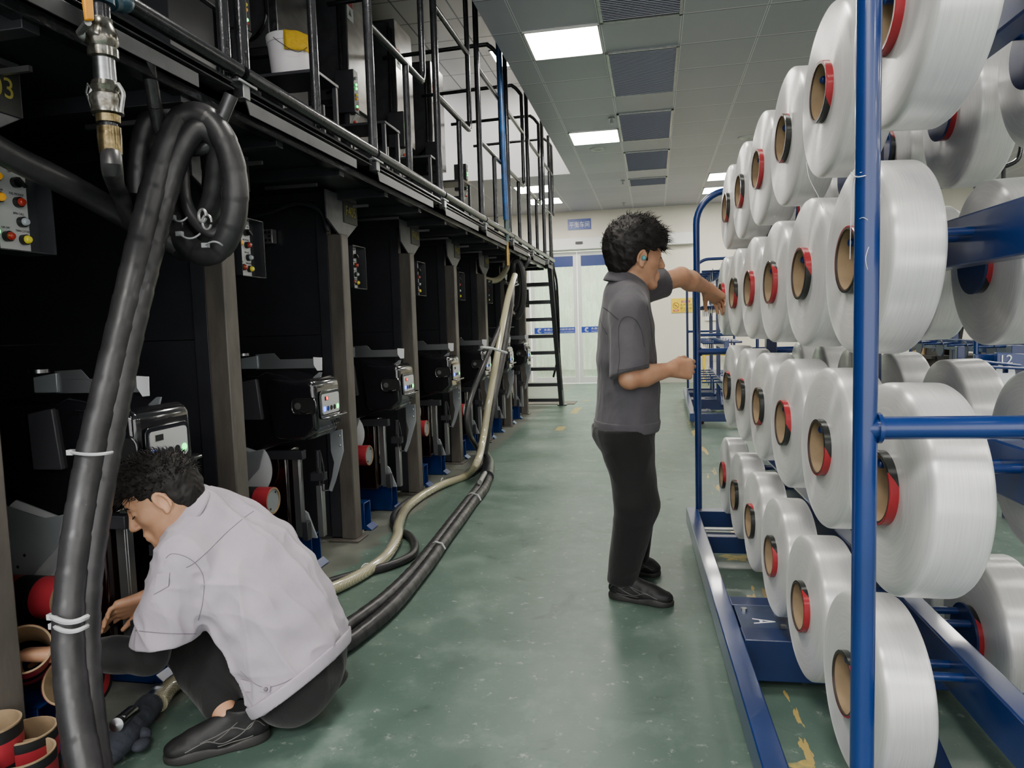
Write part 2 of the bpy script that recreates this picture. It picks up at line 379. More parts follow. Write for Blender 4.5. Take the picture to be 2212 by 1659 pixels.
for i, (y0, y1) in enumerate(((4.4, 5.0), (6.13, 7.3), (7.92, 8.95), (9.68, 10.87), (11.47, 12.65))):
    y0 = [4.36, 6.135, 7.915, 9.7, 11.48][i]; y1 = [5.54, 7.32, 9.1, 10.88, 12.07][i]
    t = thing('air_vent', ['slatted ceiling vent at the top edge of the photo', 'large slatted ceiling vent right of the nearest light', 'slatted ceiling vent right of the second aisle light', 'fourth slatted ceiling vent along the aisle', 'farthest slatted ceiling vent above the standing man'][i], 'vent', (-.06, y0, CZ), 0, 'slatted vents in the ceiling')
    x0, x1 = -.36, .235
    MB().box(x0, x1, y0, y0+.02, CZ-.012, CZ-.001).box(x0, x1, y1-.02, y1, CZ-.012, CZ-.001).box(x0, x0+.022, y0, y1, CZ-.012, CZ-.001).box(x1-.022, x1, y0, y1, CZ-.012, CZ-.001).build('frame', GALV, t)
    MB().box(x0+.02, x1-.02, y0+.02, y1-.02, CZ-.004, CZ-.002).build('backing', BLK2, t)
    m = MB(); y = y0+.035
    while y < y1-.03: m.obox(((x0+x1)/2, y, CZ-.007), ((x1-x0)/2-.022, 0, 0), (0, .011, .003), (0, -.0004, .0016)); y += .028
    m.build('slats', GR, t)
for i, (x, y) in enumerate(((-.42, 8.06), (-.45, 11.58), (-.52, 13.7))):
    t = tag(MB().lathe([(0, .035), (.008, .035), (.012, .012), (.05, .01), (.055, .022), (.06, .022), (.06, .001)], (x, y, CZ), (0, 0, -1), 16).build('sprinkler_head', GALV), 'small sprinkler head hanging from the ceiling, %s' % ('nearest of three', 'middle of three', 'farthest of three')[i], 'sprinkler', 'ceiling sprinkler heads')
for i, (x, y) in enumerate(((-.68, 9.41), (1.15, 9.41))):
    t = tag(MB().lathe([(0, .1), (.006, .1), (.012, .08), (.012, .05), (.004, .045), (.004, .001)], (x, y, CZ), (0, 0, -1), 24).build('ceiling_speaker', WHITE), 'round white ceiling fitting %s' % ('behind the second aisle light', 'above the far top spools')[i], 'ceiling fitting')
# ---------------------------------------------------------------- lights
def area(loc, rot, sx, sy, e, col=(1, 1, 1)):
    l = bpy.data.lights.new('a', 'AREA'); l.shape = 'RECTANGLE'; l.size = sx; l.size_y = sy; l.energy = e; l.color = col
    o = bpy.data.objects.new('area_light', l); COL.objects.link(o); o.location = loc; o.rotation_euler = rot; return o
area((-1.0, -2.2, 3.35), (radians(-18), 0, 0), 3, 2, 160)  # added fill light behind the viewer, stands in for further ceiling rows
area((-1.4, 16.6, 3.3), (0, 0, 0), 5, 3, 420, (.96, 1, .93))
w = bpy.data.worlds.new('world'); SC.world = w; w.use_nodes = True; w.node_tree.nodes['Background'].inputs[0].default_value = (1, .98, .96, 1); w.node_tree.nodes['Background'].inputs[1].default_value = 1.3
SC.view_settings.view_transform = 'AgX'; SC.view_settings.look = 'AgX - Base Contrast'; SC.view_settings.exposure = 1.15
SC.cycles.use_denoising = True; SC.cycles.max_bounces = 8; SC.cycles.diffuse_bounces = 4; SC.cycles.glossy_bounces = 3; SC.cycles.transparent_max_bounces = 8
SC.cycles.sample_clamp_indirect = 5; SC.cycles.caustics_reflective = False; SC.cycles.caustics_refractive = False
# ---------------------------------------------------------------- left: winding machine bays
NB = ['F403', 'F404', 'F405', 'F406', 'F407', 'F408', 'F409', 'F410']
YC = [1.57+1.148*k for k in range(8)]      # rear corner of each column
YC[0] = 1.575
GRN = lamp('green lamp', (40, 235, 110), 2.2); REDL = lamp('red lamp off', (150, 40, 30), .05); ORG = lamp('amber lamp', (224, 160, 40), .1)
YLL = lamp('yellow lamp', (190, 180, 50), .1); CLR = mat('clear lamp', (170, 176, 186), .1, coat=1); REDG = lamp('red digits', (240, 40, 40), 3); BLG = lamp('blue lamp', (40, 90, 255), 2.5)
BUTB = mat('button ring black', (20, 20, 22), .3)
for k, (nm, y0) in enumerate(zip(NB, YC)):
    last = k == len(NB)-1
    t = thing('machine_bay', 'black bay column with partition panel, marked %s on its shield plate' % nm if k < 6 else ('far black bay column, second from the steps' if k == 6 else 'farthest black bay column beside the steps'), 'machine frame', (-1.75, y0, 0), 0, 'columns of the winding machine row')
    MB().box(-1.80, -1.71, y0-.09, y0, .012, 1.765).build('column', COLM, t, bevel=.006)
    MB().box(-1.865, -1.80, y0-.085, y0-.03, 0.02, 1.98).build('column_flange', BLK, t, bevel=.003)
    MB().box(-1.87, -1.685, y0-.12, y0+.03, 0, .012).build('foot_plate', COLM, t, bevel=.003)
    MB().box(-3.19, -1.865, y0-.075, y0-.045, .02, 1.2).box(-3.19, -1.865, y0-.072, y0-.045, 1.203, 1.985).build('partition_panel', BLK2, t, bevel=.002)
    MB().box(-1.705, -1.70, y0-.02, y0+.0, .03, .045).build('floor_bolt', SCREW, t)
    x = -1.72
    sp = MB().prism([(x, y0-.235, 1.985), (x, y0+.165, 1.985), (x, y0+.165, 1.84), (x, y0+.015, 1.75), (x, y0-.075, 1.75), (x, y0-.235, 1.83)], (-.012, 0, 0)).build('shield_plate', mat('shield steel', (112, 113, 116), .45, .4, var=.4, vs=7), t, bevel=.002)
    npl = MB().box(x, x+.006, y0-.03, y0+.155, 1.835, 1.965).build('number_plate', mat('number plate black', (40, 42, 40), .5), t, bevel=.001)
    text('lettering', nm, GOLD, npl, (x+.007, y0+.0625, 1.905), (0, 1, 0), (0, 0, 1), .055, .135)
    # push-button box just behind the column
    yb = y0+.035
    cb = thing('control_box', ('grey push-button box with coloured lamps beside column %s' % nm) if k < 6 else ('push-button box on the %s bay column' % ('second farthest' if k == 6 else 'farthest')), 'control box', (-1.735, yb+.09, 1.47), 0, 'push-button boxes on the bay columns')
    B0, B1, Z0, Z1 = yb, yb+.185, 1.465, 1.715
    MB().box(-1.80, -1.752, B0, B1, Z0, Z1).box(-1.752, -1.70, B1-.003, B1, Z0, Z1).box(-1.752, -1.70, B0, B0+.002, Z0, Z1).box(-1.752, -1.70, B0, B1, Z0, Z0+.003).box(-1.752, -1.70, B0, B1, Z1-.003, Z1).build('housing', BLK, cb)
    fp = MB().box(-1.752, -1.742, B0+.002, B1-.045, Z0+.003, Z1-.003).build('face_plate', PANELG, cb, bevel=.001)
    xf = -1.742; H_ = Z1-Z0
    for (u, v, m, kind) in ((.03, .8, ORG, 0), (.095, .78, BUTB, 1), (.035, .58, ORG, 0), (.098, .565, REDL, 0), (.105, .35, CLR, 0), (.008, .2, GRN, 0), (.055, .17, REDL, 0), (.108, .155, YLL, 0)):
        c = V3((xf, B0+.008+u, Z0+v*H_))
        bt = MB().cyl(c, c+V3((.014, 0, 0)), .0145, n=20).build('button', BUTB, cb)
        if kind: MB().prism([c+V3((.014, -.014, .004)), c+V3((.014, .016, -.014)), c+V3((.014, .018, -.010)), c+V3((.014, -.008, .012))], (.014, 0, 0)).build('selector_knob', BUTB, bt, bevel=.001)
        else: MB().lathe([(0, .0115), (.006, .0115), (.011, .008), (.012, .001)], c+V3((.013, 0, 0)), (1, 0, 0), 20).build('lens', m, bt)
    if k < 3:
        for s_, u, v, wd in (('MANUAL CALL', .03, .89, .045), ('AUTO DOFFER', .095, .93, .045), ('OFF', .08, .89, .012), ('ON', .118, .885, .01), ('FINAL DOFF', .035, .67, .042), ('FULL PACKAGE', .098, .655, .046), ('SPIN CALL', .1, .44, .036), ('QR OFF', .055, .265, .026), ('YARN CUTTER', .108, .25, .045)):
            text('lettering', s_, INK, fp, (xf+.0005, B0+.008+u, Z0+v*H_), (0, 1, 0), (0, 0, 1), .0062, wd, ext=.0004)
    if last: continue
# one winder and its stand per bay; unit built in front of column F405, then copied
def make_winder(y0):
    t = thing('yarn_winder', 'x', 'winder', (-1.75, y0-.59, .17), 0, 'winders in the machine bays')
    yn, yf = y0-.73, y0-.45
    MB().prism([(x, yn+.03, z) for x, z in ((-1.60, .985), (-1.70, .99), (-1.79, 1.018), (-1.86, 1.033), (-1.90, 1.015), (-2.12, 1.03), (-2.15, .99), (-2.14, .73), (-2.10, .69), (-1.92, .635), (-1.86, .655), (-1.74, .69), (-1.62, .70), (-1.60, .74))], (0, yf-yn-.03, 0)).build('housing', GLOSS, t, bevel=.022, seg=4)
    fc = MB().prism([(-1.585, yn, .975), (-1.62, yn, .995), (-1.70, yn, .985), (-1.78, yn, .995), (-1.83, yn, 1.0), (-1.845, yn+.03, .98), (-1.835, yn, .74), (-1.80, yn, .70), (-1.66, yn, .70), (-1.60, yn, .735), (-1.58, yn, .76)], (0, yf-yn-.005, 0)).build('front_cover', GLOSS, t, bevel=.03, seg=5)
    MB().prism([(-1.90, yn+.034, 1.0), (-1.99, yn+.028, .985), (-1.985, yn+.028, .80), (-1.88, yn+.034, .80)], (0, -.018, 0)).build('side_panel', mat('satin black panel', (62, 62, 67), .4), t, bevel=.004)
    # hand grip recess with raised rim
    rim = rrect((-1.645, yn-.001, .868), (1, 0, 0), (0, 0, 1), .125, .088, .035)
    gr = MB().tube(rim, .0045, 8, closed=True).build('grip_rim', GLOSS, t)
    MB().prism(rrect((-1.645, yn+.001, .868), (1, 0, 0), (0, 0, 1), .118, .08, .032), (0, -.003, 0)).build('grip_recess', mat('recess black', (3, 3, 4), .6), t)
    MB().cyl((-1.675, yn-.004, .868), (-1.675, yn-.008, .868), .016, n=24).build('lock_wheel', ALU, t)
    MB().tube(crv([(-1.66, yn-.004, .838), (-1.64, yn-.01, .832), (-1.61, yn-.006, .838)], 5), .004, 8).build('grip_bar', mat('chrome', (200, 200, 205), .1, 1), t)
    xf = -1.578
    MB().prism(rrect((xf, yn+.135, .865), (0, 1, 0), (0, 0, 1), .215, .135, .025), (.004, 0, 0)).build('panel_surround', GLOSS, t, bevel=.002)
    cp = MB().prism(rrect((xf+.004, yn+.135, .868), (0, 1, 0), (0, 0, 1), .18, .098, .014), (.004, 0, 0)).build('control_panel', PANELG, t)
    xs = xf+.008
    MB().box(xs, xs+.001, yn+.068, yn+.105, .885, .905).build('display', INK, cp)
    for i, m in enumerate((BLG, mat('blue button', (40, 70, 150), .3), BUTB, BUTB, GRN)):
        c = V3((xs, yn+.062+.036*i, .845)); MB().lathe([(0, .0125), (.002, .0125), (.002, .0095), (.001, .0095), (.001, .001)], c, (1, 0, 0), 20).build('button', m, cp)
    MB().prism([(xf+.002, yn+.03, .812), (xf+.03, yn+.04, .806), (xf+.03, yn+.27, .806), (xf+.002, yn+.28, .812)], (0, 0, -.012)).build('lip_shelf', GLOSS, t, bevel=.004)
    text('maker_lettering', 'TMT', mat('embossed black', (46, 46, 50), .25), t, (xf, yn+.2, .765), (0, 1, 0), (0, 0, 1), .03, .1, ext=.003)
    # yarn guide rail on top
    g = MB().box(-1.92, -1.585, yn+.06, yn+.075, 1.045, 1.09).prism([(-1.92, yn+.06, 1.09), (-1.92, yn+.06, 1.118), (-1.82, yn+.06, 1.122), (-1.79, yn+.06, 1.09)], (0, .003, 0)).build('guide_rail', mat('rail dark steel', (120, 122, 126), .28, .5), t, bevel=.001)
    MB().prism([(-1.995, yn+.05, 1.10), (-1.905, yn+.05, 1.112), (-1.905, yn+.05, 1.048), (-1.995, yn+.05, 1.048)], (0, .02, 0)).build('guide_block', GREYP, g, bevel=.003)
    MB().prism([(-1.61, yn+.05, 1.098), (-1.565, yn+.05, 1.095), (-1.568, yn+.05, 1.034), (-1.592, yn+.05, 1.032), (-1.61, yn+.05, 1.06)], (0, .004, 0)).build('end_bracket', WHITEP, g, bevel=.001)
    MB().lathe([(0, .03), (.012, .03), (.016, .024), (.016, .001)], (-2.0, yn+.08, 1.112), (0, 0, 1), 20).build('cap_nut', STEEL, g)
    MB().prism([(-1.70, yn+.2, .985), (-1.655, yn+.2, .985), (-1.645, yn+.2, 1.015), (-1.66, yn+.2, 1.015)], (0, .01, 0)).build('fin', GREYP, g)
    # lower side plates
    pl = MB().prism([(x, yn-.005, z) for x, z in ((-2.145, .70), (-1.945, .645), (-1.865, .66), (-1.90, .56), (-2.055, .405), (-2.085, .395), (-2.125, .395), (-2.145, .42))], (0, .006, 0)).build('side_plate', GREYP, t, bevel=.002)
    for x, z in ((-2.09, .6), (-2.06, .48), (-2.03, .52), (-2.07, .43)): MB().cyl((x, yn-.006, z), (x, yn-.003, z), .005, n=10).build('screw', INK, pl)
    MB().lathe([(0, .16), (.006, .16), (.008, .155), (.008, .09), (.004, .09)], (-2.02, yn+.05, .55), (0, -1, 0), 48).build('package_disc', WHITEP, t)
    # arm plate on the front
    ap = MB().prism([(x, yf-.005, z) for x, z in ((-1.655, .70), (-1.585, .715), (-1.583, .60), (-1.635, .443), (-1.66, .385), (-1.68, .392), (-1.655, .467), (-1.64, .54), (-1.655, .60))], (0, .008, 0)).build('arm_plate', GREYP, t, bevel=.003)
    for z in (.68, .63): MB().ball((-1.60, yf-.007, z), (.006, .004, .006)).build('screw', SCREW, ap)
    # body below the head
    MB().box(-2.5, -1.80, yn+.08, yf-.06, .17, .64).build('lower_cabinet', mat('black with painted red reflection', (26, 9, 11), .12, coat=.6), t, bevel=.01)  # gloss black cabinet, red reflections put into its base colour
    MB().box(-2.1, -1.70, yn+.06, yn+.1, .595, .64).build('cross_bar', BLK, t, bevel=.003)
    MB().box(-1.79, -1.755, yn+.12, yn+.16, .19, .6).box(-1.79, -1.752, yn+.128, yn+.132, .19, .6).build('profile_post', ALU, t, bevel=.002)
    MB().box(-1.72, -1.69, yf-.06, yf-.02, .16, .43).build('profile_post', ALU, t, bevel=.002)
    MB().prism([(-1.80, yn+.165, .17), (-1.70, yn+.165, .17), (-1.745, yn+.165, .3), (-1.79, yn+.165, .33)], (0, .012, 0)).build('gusset', GREYP, t, bevel=.002)
    MB().cyl((-1.71, yf-.04, .46), (-1.71, yf-.04, .61), .014, n=14).box(-1.745, -1.675, yf-.065, yf-.015, .455, .495).cyl((-1.70, yf-.055, .42), (-1.70, yf-.055, .52), .005).tube(crv([(-1.69, yf-.05, .6), (-1.67, yf-.06, .5), (-1.69, yf-.05, .41), (-1.66, yf-.03, .40)], 6), .004, 8).build('latch_cylinder', BLK, t, bevel=.002)
    MB().box(-1.745, -1.715, yn+.1, yn+.14, .175, .27).build('foot_clamp', BLK, t, bevel=.003)
    # chuck with red paper tube
    c = V3((-1.755, yn-.135, .44)); ch = MB()
    ch = MB().lathe([(-.55, .062), (-.15, .062)], c, (1, 0, 0), 32).build('chuck', REDP, t)
    MB().lathe([(-.15, .0625), (-.075, .0625)], c, (1, 0, 0), 32).build('black_band', INK, ch)
    MB().lathe([(-.075, .063), (0, .063), (.001, .0615), (.001, .056), (-.003, .054)], c, (1, 0, 0), 32).build('tube_end', [REDP], ch)
    MB().lathe([(-.004, .0615), (.0015, .0615), (.0015, .054), (-.004, .054)], c, (1, 0, 0), 32, closed=True).build('tube_rim', CARD, ch)
    dd = MB().lathe([(-.006, .001), (-.006, .054), (-.003, .054), (-.002, .001)], c, (1, 0, 0), 32).build('end_cap', GREYP, ch)
    for s in (-1, 1): MB().cyl(c+V3((-.004, s*.025, s*.035)), c+V3((0, s*.025, s*.035)), .005, n=10).build('screw', INK, dd)
    # floor beams
    for yy in (y0-.49, y0+.14-1.148+.05):
        m = MB()
        for b in ((-2.6, -1.745, yy-.05, yy-.044, .0, .17), (-2.6, -1.745, yy+.044, yy+.05, .0, .17), (-2.6, -1.745, yy-.05, yy+.05, .164, .17), (-2.6, -1.745, yy-.05, yy+.05, 0, .006)): m.box(*b)
        m.prism([(-1.745, yy-.05, .012), (-1.715, yy-.05, 0), (-1.70, yy-.05, .006), (-1.735, yy-.05, .035)], (0, .1, 0))
        m.build('floor_beam', BLUE, t, bevel=.002)
    return t
ws = make_winder(YC[2]); K = kids(); base = ws.location.copy()
WL = ['glossy black winder above the crouching man, front of column F404', 'glossy black winder with red digit display, between columns F404 and F405', 'glossy black winder between columns F405 and F406', 'glossy black winder between columns F406 and F407', 'glossy black winder between columns F407 and F408, behind the clear hose', 'glossy black winder, second farthest of the row', 'glossy black winder, farthest of the row beside the steps']
for k in range(1, 8):
    o = ws if k == 2 else copy_tree(ws, K)
    o.location = base+V3((0, YC[k]-YC[2]-.02+(-.05 if k == 1 else 0), 0)); o['label'] = WL[k-1]
    if k in (2, 3):
        WM[o.name] = Matrix.Translation(o.location); yn = YC[k]-.73
        MB().box(-1.5690, -1.5675, yn+.064, yn+.077, .888, .903).build('red_digit', REDG, o)
# wall switch on F405 panel
t = thing('wall_socket', 'small grey multi-socket block on the black panel beside the F404 box', 'socket', P(580, 512, y=YC[2]-.1)[:], 0)
c = P(580, 512, y=YC[2]-.1)
hb = MB().box(c.x-.04, c.x+.04, c.y-.03, c.y+.02, c.z-.04, c.z+.04).build('block', GALV, t, bevel=.004)
for i in (-1, 0, 1):
    for j in (-1, 0, 1):
        if i or j: MB().box(c.x+i*.022-.007, c.x+i*.022+.007, c.y-.032, c.y-.03, c.z+j*.022-.007, c.z+j*.022+.007).build('socket_hole', INK, hb)
tag(MB().tube(crv([P(530, 470, y=3.7), P(580, 460, y=3.7), P(640, 440, y=3.7), P(690, 455, y=3.7), P(708, 500, y=3.7)], 8), .012, 10).build('conduit_pipe', BLK), 'thin black conduit bending down behind the F405 shield', 'conduit')
# ---------------------------------------------------------------- mezzanine deck over the machines
XE, ZD = -1.36, 2.08
mz = thing('mezzanine_platform', 'black steel mezzanine platform over the winding machines', 'platform', (-2.3, 5, 2.0))
MB().box(-3.19, -1.42, .2, 9.72, 2.0, 2.03).build('deck_plate', BLK2, mz)
m = MB()
for y in np.arange(.9, 9.7, .574): m.box(-3.18, -1.44, y, y+.05, 1.95, 2.0)
m.build('cross_beams', BLK, mz, bevel=.002)
MB().box(-1.47, -1.42, .2, 9.72, 1.97, 2.06).build('edge_channel', OILY, mz, bevel=.003)
MB().box(-1.43, -1.345, .2, 9.72, 2.035, 2.05).build('cable_tray', OILY, mz)
SY = [1.07+1.158*k for k in range(8)]
for k, y in enumerate(SY):
    L = 1.13 if k < 7 else .55
    pp = MB(); pp.lathe([(0, .017), (0, .024), (L, .024), (L, .017), (.02, .017)], (XE+.03, y, 2.085), (0, 1, 0), 20); pp.build('edge_pipe', OILY, mz)
    MB().box(XE-.02, XE+.03, y+.03, y+L-.03, 2.035, 2.045).box(XE-.02, XE+.03, y+.03, y+L-.03, 2.015, 2.02).box(XE-.02, XE-.015, y+.03, y+L-.03, 2.02, 2.06).build('strut_rail', OILY, mz, bevel=.001)
    MB().prism([(XE+.035, y+.0, 2.0), (XE+.035, y+L*.8, 2.0), (XE+.035, y+L*.8, 1.96), (XE+.035, y+.02, 1.955)], (-.004, 0, 0)).build('edge_flap', mat('flap steel', (70, 71, 74), .35, .5, var=.4, vs=10), mz, bevel=.001)
    b = MB().box(XE-.01, XE+.045, y-.05, y+.06, 2.045, 2.055).box(XE+.0, XE+.04, y-.02, y+.02, 2.0, 2.05).build('joint_bracket', STEEL, mz, bevel=.002)
    for q in (-.02, .02): MB().cyl((XE+.02, y+q, 2.055), (XE+.02, y+q, 2.064), .008, n=8).build('nut', SCREW, b)
# pale slot lines, built as short rails under the deck
for k in range(1, 8):
    for a in (.05, .55): MB().box(-1.9, -1.62, YC[k]-1.1+a, YC[k]-1.1+a+.012, 1.935, 1.95).build('underside_rail', ALU, mz)
# far floor strip of the mezzanine: two carrier legs
# ---------------------------------------------------------------- guard railing sections
PY = [2.28, 3.43, 4.56, 5.72, 6.87, 8.02, 9.15]
def section(y, nxt=.86, z0=2.05):
    t = thing('guard_railing', 'x', 'railing', (XE, y, z0), 0, 'black guard railing sections on the mezzanine edge')
    MB().cyl((XE, y, z0), (XE, y, 3.8), .0225, n=14).build('post', OILY, t)
    ty = y+nxt
    MB().tube(crv([(XE-1.1, ty-.03, 3.76), (XE-.2, ty-.03, 3.78), (XE-.08, ty-.02, 3.77), (XE, ty-.01, 3.68)], 6)+crv([(XE, ty, 3.4), (XE, ty, 2.9), (XE, ty, 2.77)], 4)+crv([(XE, ty-.02, 2.725), (XE, ty-.08, 2.715), (XE, ty-.5, 2.72), (XE, y, 2.72)], 5), .019, 12).build('looped_rail', OILY, t)
    MB().cyl((XE, y, 3.285), (XE, ty, 3.285), .019, n=12).build('top_rail', OILY, t)
    MB().cyl((XE, y+.54, z0), (XE, y+.54, 2.71), .019, n=12).build('short_post', OILY, t)
    return t
s0 = section(PY[1]); K = kids()
RL = ['nearest the viewer', 'second from the viewer', 'third from the viewer', 'fourth from the viewer', 'fifth, at the blue pipe', 'sixth from the viewer', 'farthest, above the steps']
for k, y in enumerate(PY):
    o = s0 if k == 1 else copy_tree(s0, K); o.location.y = y; o['label'] = 'black tubular guard railing section on the mezzanine edge, %s' % RL[k]
tag(MB().cyl((-1.36, 2.175, 2.05), (-1.36, 2.175, 3.8), .02, n=12).build('railing_post', OILY), 'lone black upright tube left of the white bucket', 'post')
# blue standpipe
bp = tag(MB().cyl((-1.33, 6.56, 2.2), (-1.33, 6.46, 3.78), .026, n=14).build('blue_pipe', mat('blue painted pipe', (22, 74, 132), .35, var=.6, vs=8, vcol=(30, 36, 48))), 'tall vertical blue pipe standing on the mezzanine edge', 'pipe')
MB().lathe([(0, .022), (.09, .022), (.09, .034), (.12, .034), (.12, .024), (.2, .024)], (-1.33, 6.57, 2.0), (0, 0, 1), 14).build('pipe_union', mat('grey green fitting', (76, 92, 92), .4, .5), bp)
MB().cyl((-1.33, 6.57, 1.78), (-1.33, 6.57, 1.93), .02, n=12).cyl((-1.33, 6.57, 1.93), (-1.33, 6.57, 2.0), .014, n=12).build('brass_fitting', mat('brass', (150, 126, 72), .3, .9), bp)
# ---------------------------------------------------------------- equipment standing on the mezzanine
SHEET = mat('smeared stainless sheet', (150, 151, 154), .24, .9, var=.45, vs=4, s3=(1, 1, 3)); DDOOR = mat('dark stainless door', (122, 123, 130), .25, .6, var=.4, vs=4)
def cabinet(y, x1=-2.45, z0=3.1, z1=4.25):
    t = thing('steel_cabinet', 'x', 'cabinet', (x1-.15, y, 2.03), 0, 'stainless machine cabinets on the mezzanine')
    MB().box(x1-.4, x1, y, y+.5, z0, z1).build('body', SHEET, t, bevel=.006)
    MB().box(x1-.38, x1-.06, y-.012, y, z0+.05, z1-.03).build('door', DDOOR, t, bevel=.003)
    for z in (z0+.18, z0+.42, z0+.75): MB().cyl((x1-.34, y-.02, z-.03), (x1-.34, y-.02, z+.03), .008).box(x1-.375, x1-.3, y-.016, y-.011, z-.03, z+.03).build('hinge', GALV, t)
    MB().tube(crv([(x1-.05, y-.02, z1-.1), (x1-.05, y-.05, z1-.15), (x1-.05, y-.055, z0+.35), (x1-.06, y-.05, z0+.2), (x1-.14, y-.03, z0+.12), (x1-.2, y-.015, z0+.1)], 6), .012, 10).build('pull_handle', OILY, t)
    MB().box(x1-.38, x1-.03, y+.05, y+.45, 2.03, z0).build('pedestal', BLK2, t, bevel=.004)
    s = MB().box(x1, x1+.002, y+.02, y+.14, z0+.70, z0+.9).build('warning_sticker', WINK, t); MB().box(x1+.002, x1+.003, y+.025, y+.135, z0+.81, z0+.895).build('red_bar', REDI, s)
    MB().prism([(x1+.0025, y+.045, z0+.735), (x1+.0025, y+.10, z0+.735), (x1+.0025, y+.072, z0+.79)], (.0005, 0, 0)).build('pictogram', INK, s)
    return t
c0 = cabinet(5.72); K = kids()
CL = ['tall stainless cabinet nearest the white bucket', 'stainless cabinet second along the mezzanine', 'stainless cabinet third along the mezzanine', 'stainless cabinet behind the white bucket', 'stainless cabinet farthest along the mezzanine']
for k, dy in enumerate((0, 1.15, 2.3, -1.15, -2.3)):
    o = c0 if k == 0 else copy_tree(c0, K); o.location.y += dy; o['label'] = CL[k] if k < 4 else 'stainless cabinet at the top left edge behind the railing'
def table(y, z=2.82):
    t = thing('work_table', 'x', 'table', (-2.19, y, 2.03), 0, 'black equipment tables on the mezzanine')
    MB().box(-2.42, -2.0, y, y+.33, z-.02, z).build('tabletop', BLK, t, bevel=.003)
    for a in (-2.40, -2.02):
        for b in (.02, .31): MB().box(a-.014, a+.014, y+b-.014, y+b+.014, 2.03, z-.02).build('leg', BLK, t, bevel=.002)
    MB().box(-2.42, -2.1, y+.3, y+.32, 2.1, 2.7).build('back_panel', BLK2, t)
    return t
t0 = table(4.16); K = kids()
for k, dy in enumerate((0, 1.15, 2.3, 3.45)):
    o = t0 if k == 0 else copy_tree(t0, K); o.location.y += dy; o['label'] = ['black equipment table carrying the white bucket', 'black equipment table second along the mezzanine', 'black equipment table third along the mezzanine', 'farthest black equipment table on the mezzanine'][k]
def sbox(y):
    t = thing('switch_box', 'x', 'switch box', (-2.33, y, 2.03), 0, 'black switch boxes in front of the cabinets')
    MB().box(-2.46, -2.30, y, y+.09, 2.95, 3.28).build('housing', BLK, t, bevel=.004)
    MB().box(-2.40, -2.36, y+.03, y+.06, 2.03, 2.95).build('stand', BLK, t)
    for z, m in ((3.22, CLR), (3.17, GRN), (3.14, GRN), (3.09, YLL), (3.06, ORG), (3.0, GRN), (2.98, REDL)): MB().ball((-2.298, y+.045, z), .011).build('lamp', m, t)
    p = MB().prism([(-2.30, y+.01, 2.94), (-2.30, y+.09, 2.94), (-2.36, y+.09, 2.85), (-2.36, y+.01, 2.85)], (.006, 0, -.004)).build('stop_plate', GALV, t, bevel=.002)
    MB().ball((-2.325, y+.05, 2.885), .014).build('stop_button', REDL, p)
    return t
b0 = sbox(5.45); K = kids()
for k, dy in enumerate((0, 1.15, 2.3, 3.45, -1.4)):
    o = b0 if k == 0 else copy_tree(b0, K); o.location.y += dy; o['label'] = ['black switch box with green and amber lamps right of the bucket', 'black switch box second along the mezzanine', 'black switch box third along the mezzanine', 'black switch box farthest along the mezzanine', 'black switch box with a green lamp left of the bucket'][k]
    if k == 4: o.location.z += .12; o.location.x -= .1
# bucket and cloth
bc = P(622, 155, z=2.82); bx, by = -2.235, 4.30
bt = thing('bucket', 'white plastic lidded bucket standing on the black mezzanine table', 'bucket', (bx, by, 2.82))
PLW = mat('white bucket plastic', (226, 222, 228), .35)
MB().lathe([(0, .112), (.005, .116), (.20, .132), (.2, .138), (.225, .139), (.225, .133)], (bx, by, 2.82), (0, 0, 1), 40).build('pail', PLW, bt)
MB().lathe([(.222, .001), (.222, .134), (.232, .141), (.245, .141), (.25, .135), (.246, .125), (.244, .001)], (bx, by, 2.82), (0, 0, 1), 40).build('lid', PLW, bt)
MB().tube(crv([(bx-.03, by-.14, 3.03), (bx+.03, by-.17, 2.98), (bx+.12, by-.13, 2.93), (bx+.145, by+.0, 3.02)], 8), .0025, 6).build('wire_handle', STEEL, bt)
n = 14; vs = []; 
for i in range(n+1):
    for j in range(9):
        u, v = i/n, j/8; a = radians(-75+70*v)
        if u < .45: r = .02+.125*u/.45; z = 3.071
        else: r = .146+.004*sin(v*9); z = 3.071-(u-.45)*.21-.01*sin(v*7)*(u-.45)
        vs.append((bx+r*cos(a), by+r*sin(a), z+.002*sin(v*12+u*5)))
fs = [(i*9+j, i*9+j+1, (i+1)*9+j+1, (i+1)*9+j) for i in range(n) for j in range(8)]
cl = tag(mk('yellow_cloth', vs, fs, mat('yellow rag', (206, 168, 34), .85, var=.2, vs=40, bump=.3, bs=90)), 'yellow cloth draped over the edge of the white bucket', 'cloth')
s = cl.modifiers.new('s', 'SOLIDIFY'); s.thickness = .004; s.offset = 1
# big dark tower ducts behind
for k in range(7):
    tag(MB().box(-3.18, -2.95, 2.3+1.15*k, 2.9+1.15*k, 2.03, 4.7).build('spinning_duct', mat('grey duct steel', (84, 86, 92), .35, .4, var=.3, vs=3), bevel=.01), 'tall black duct tower behind the stainless cabinets', 'duct', 'black duct towers behind the cabinets')
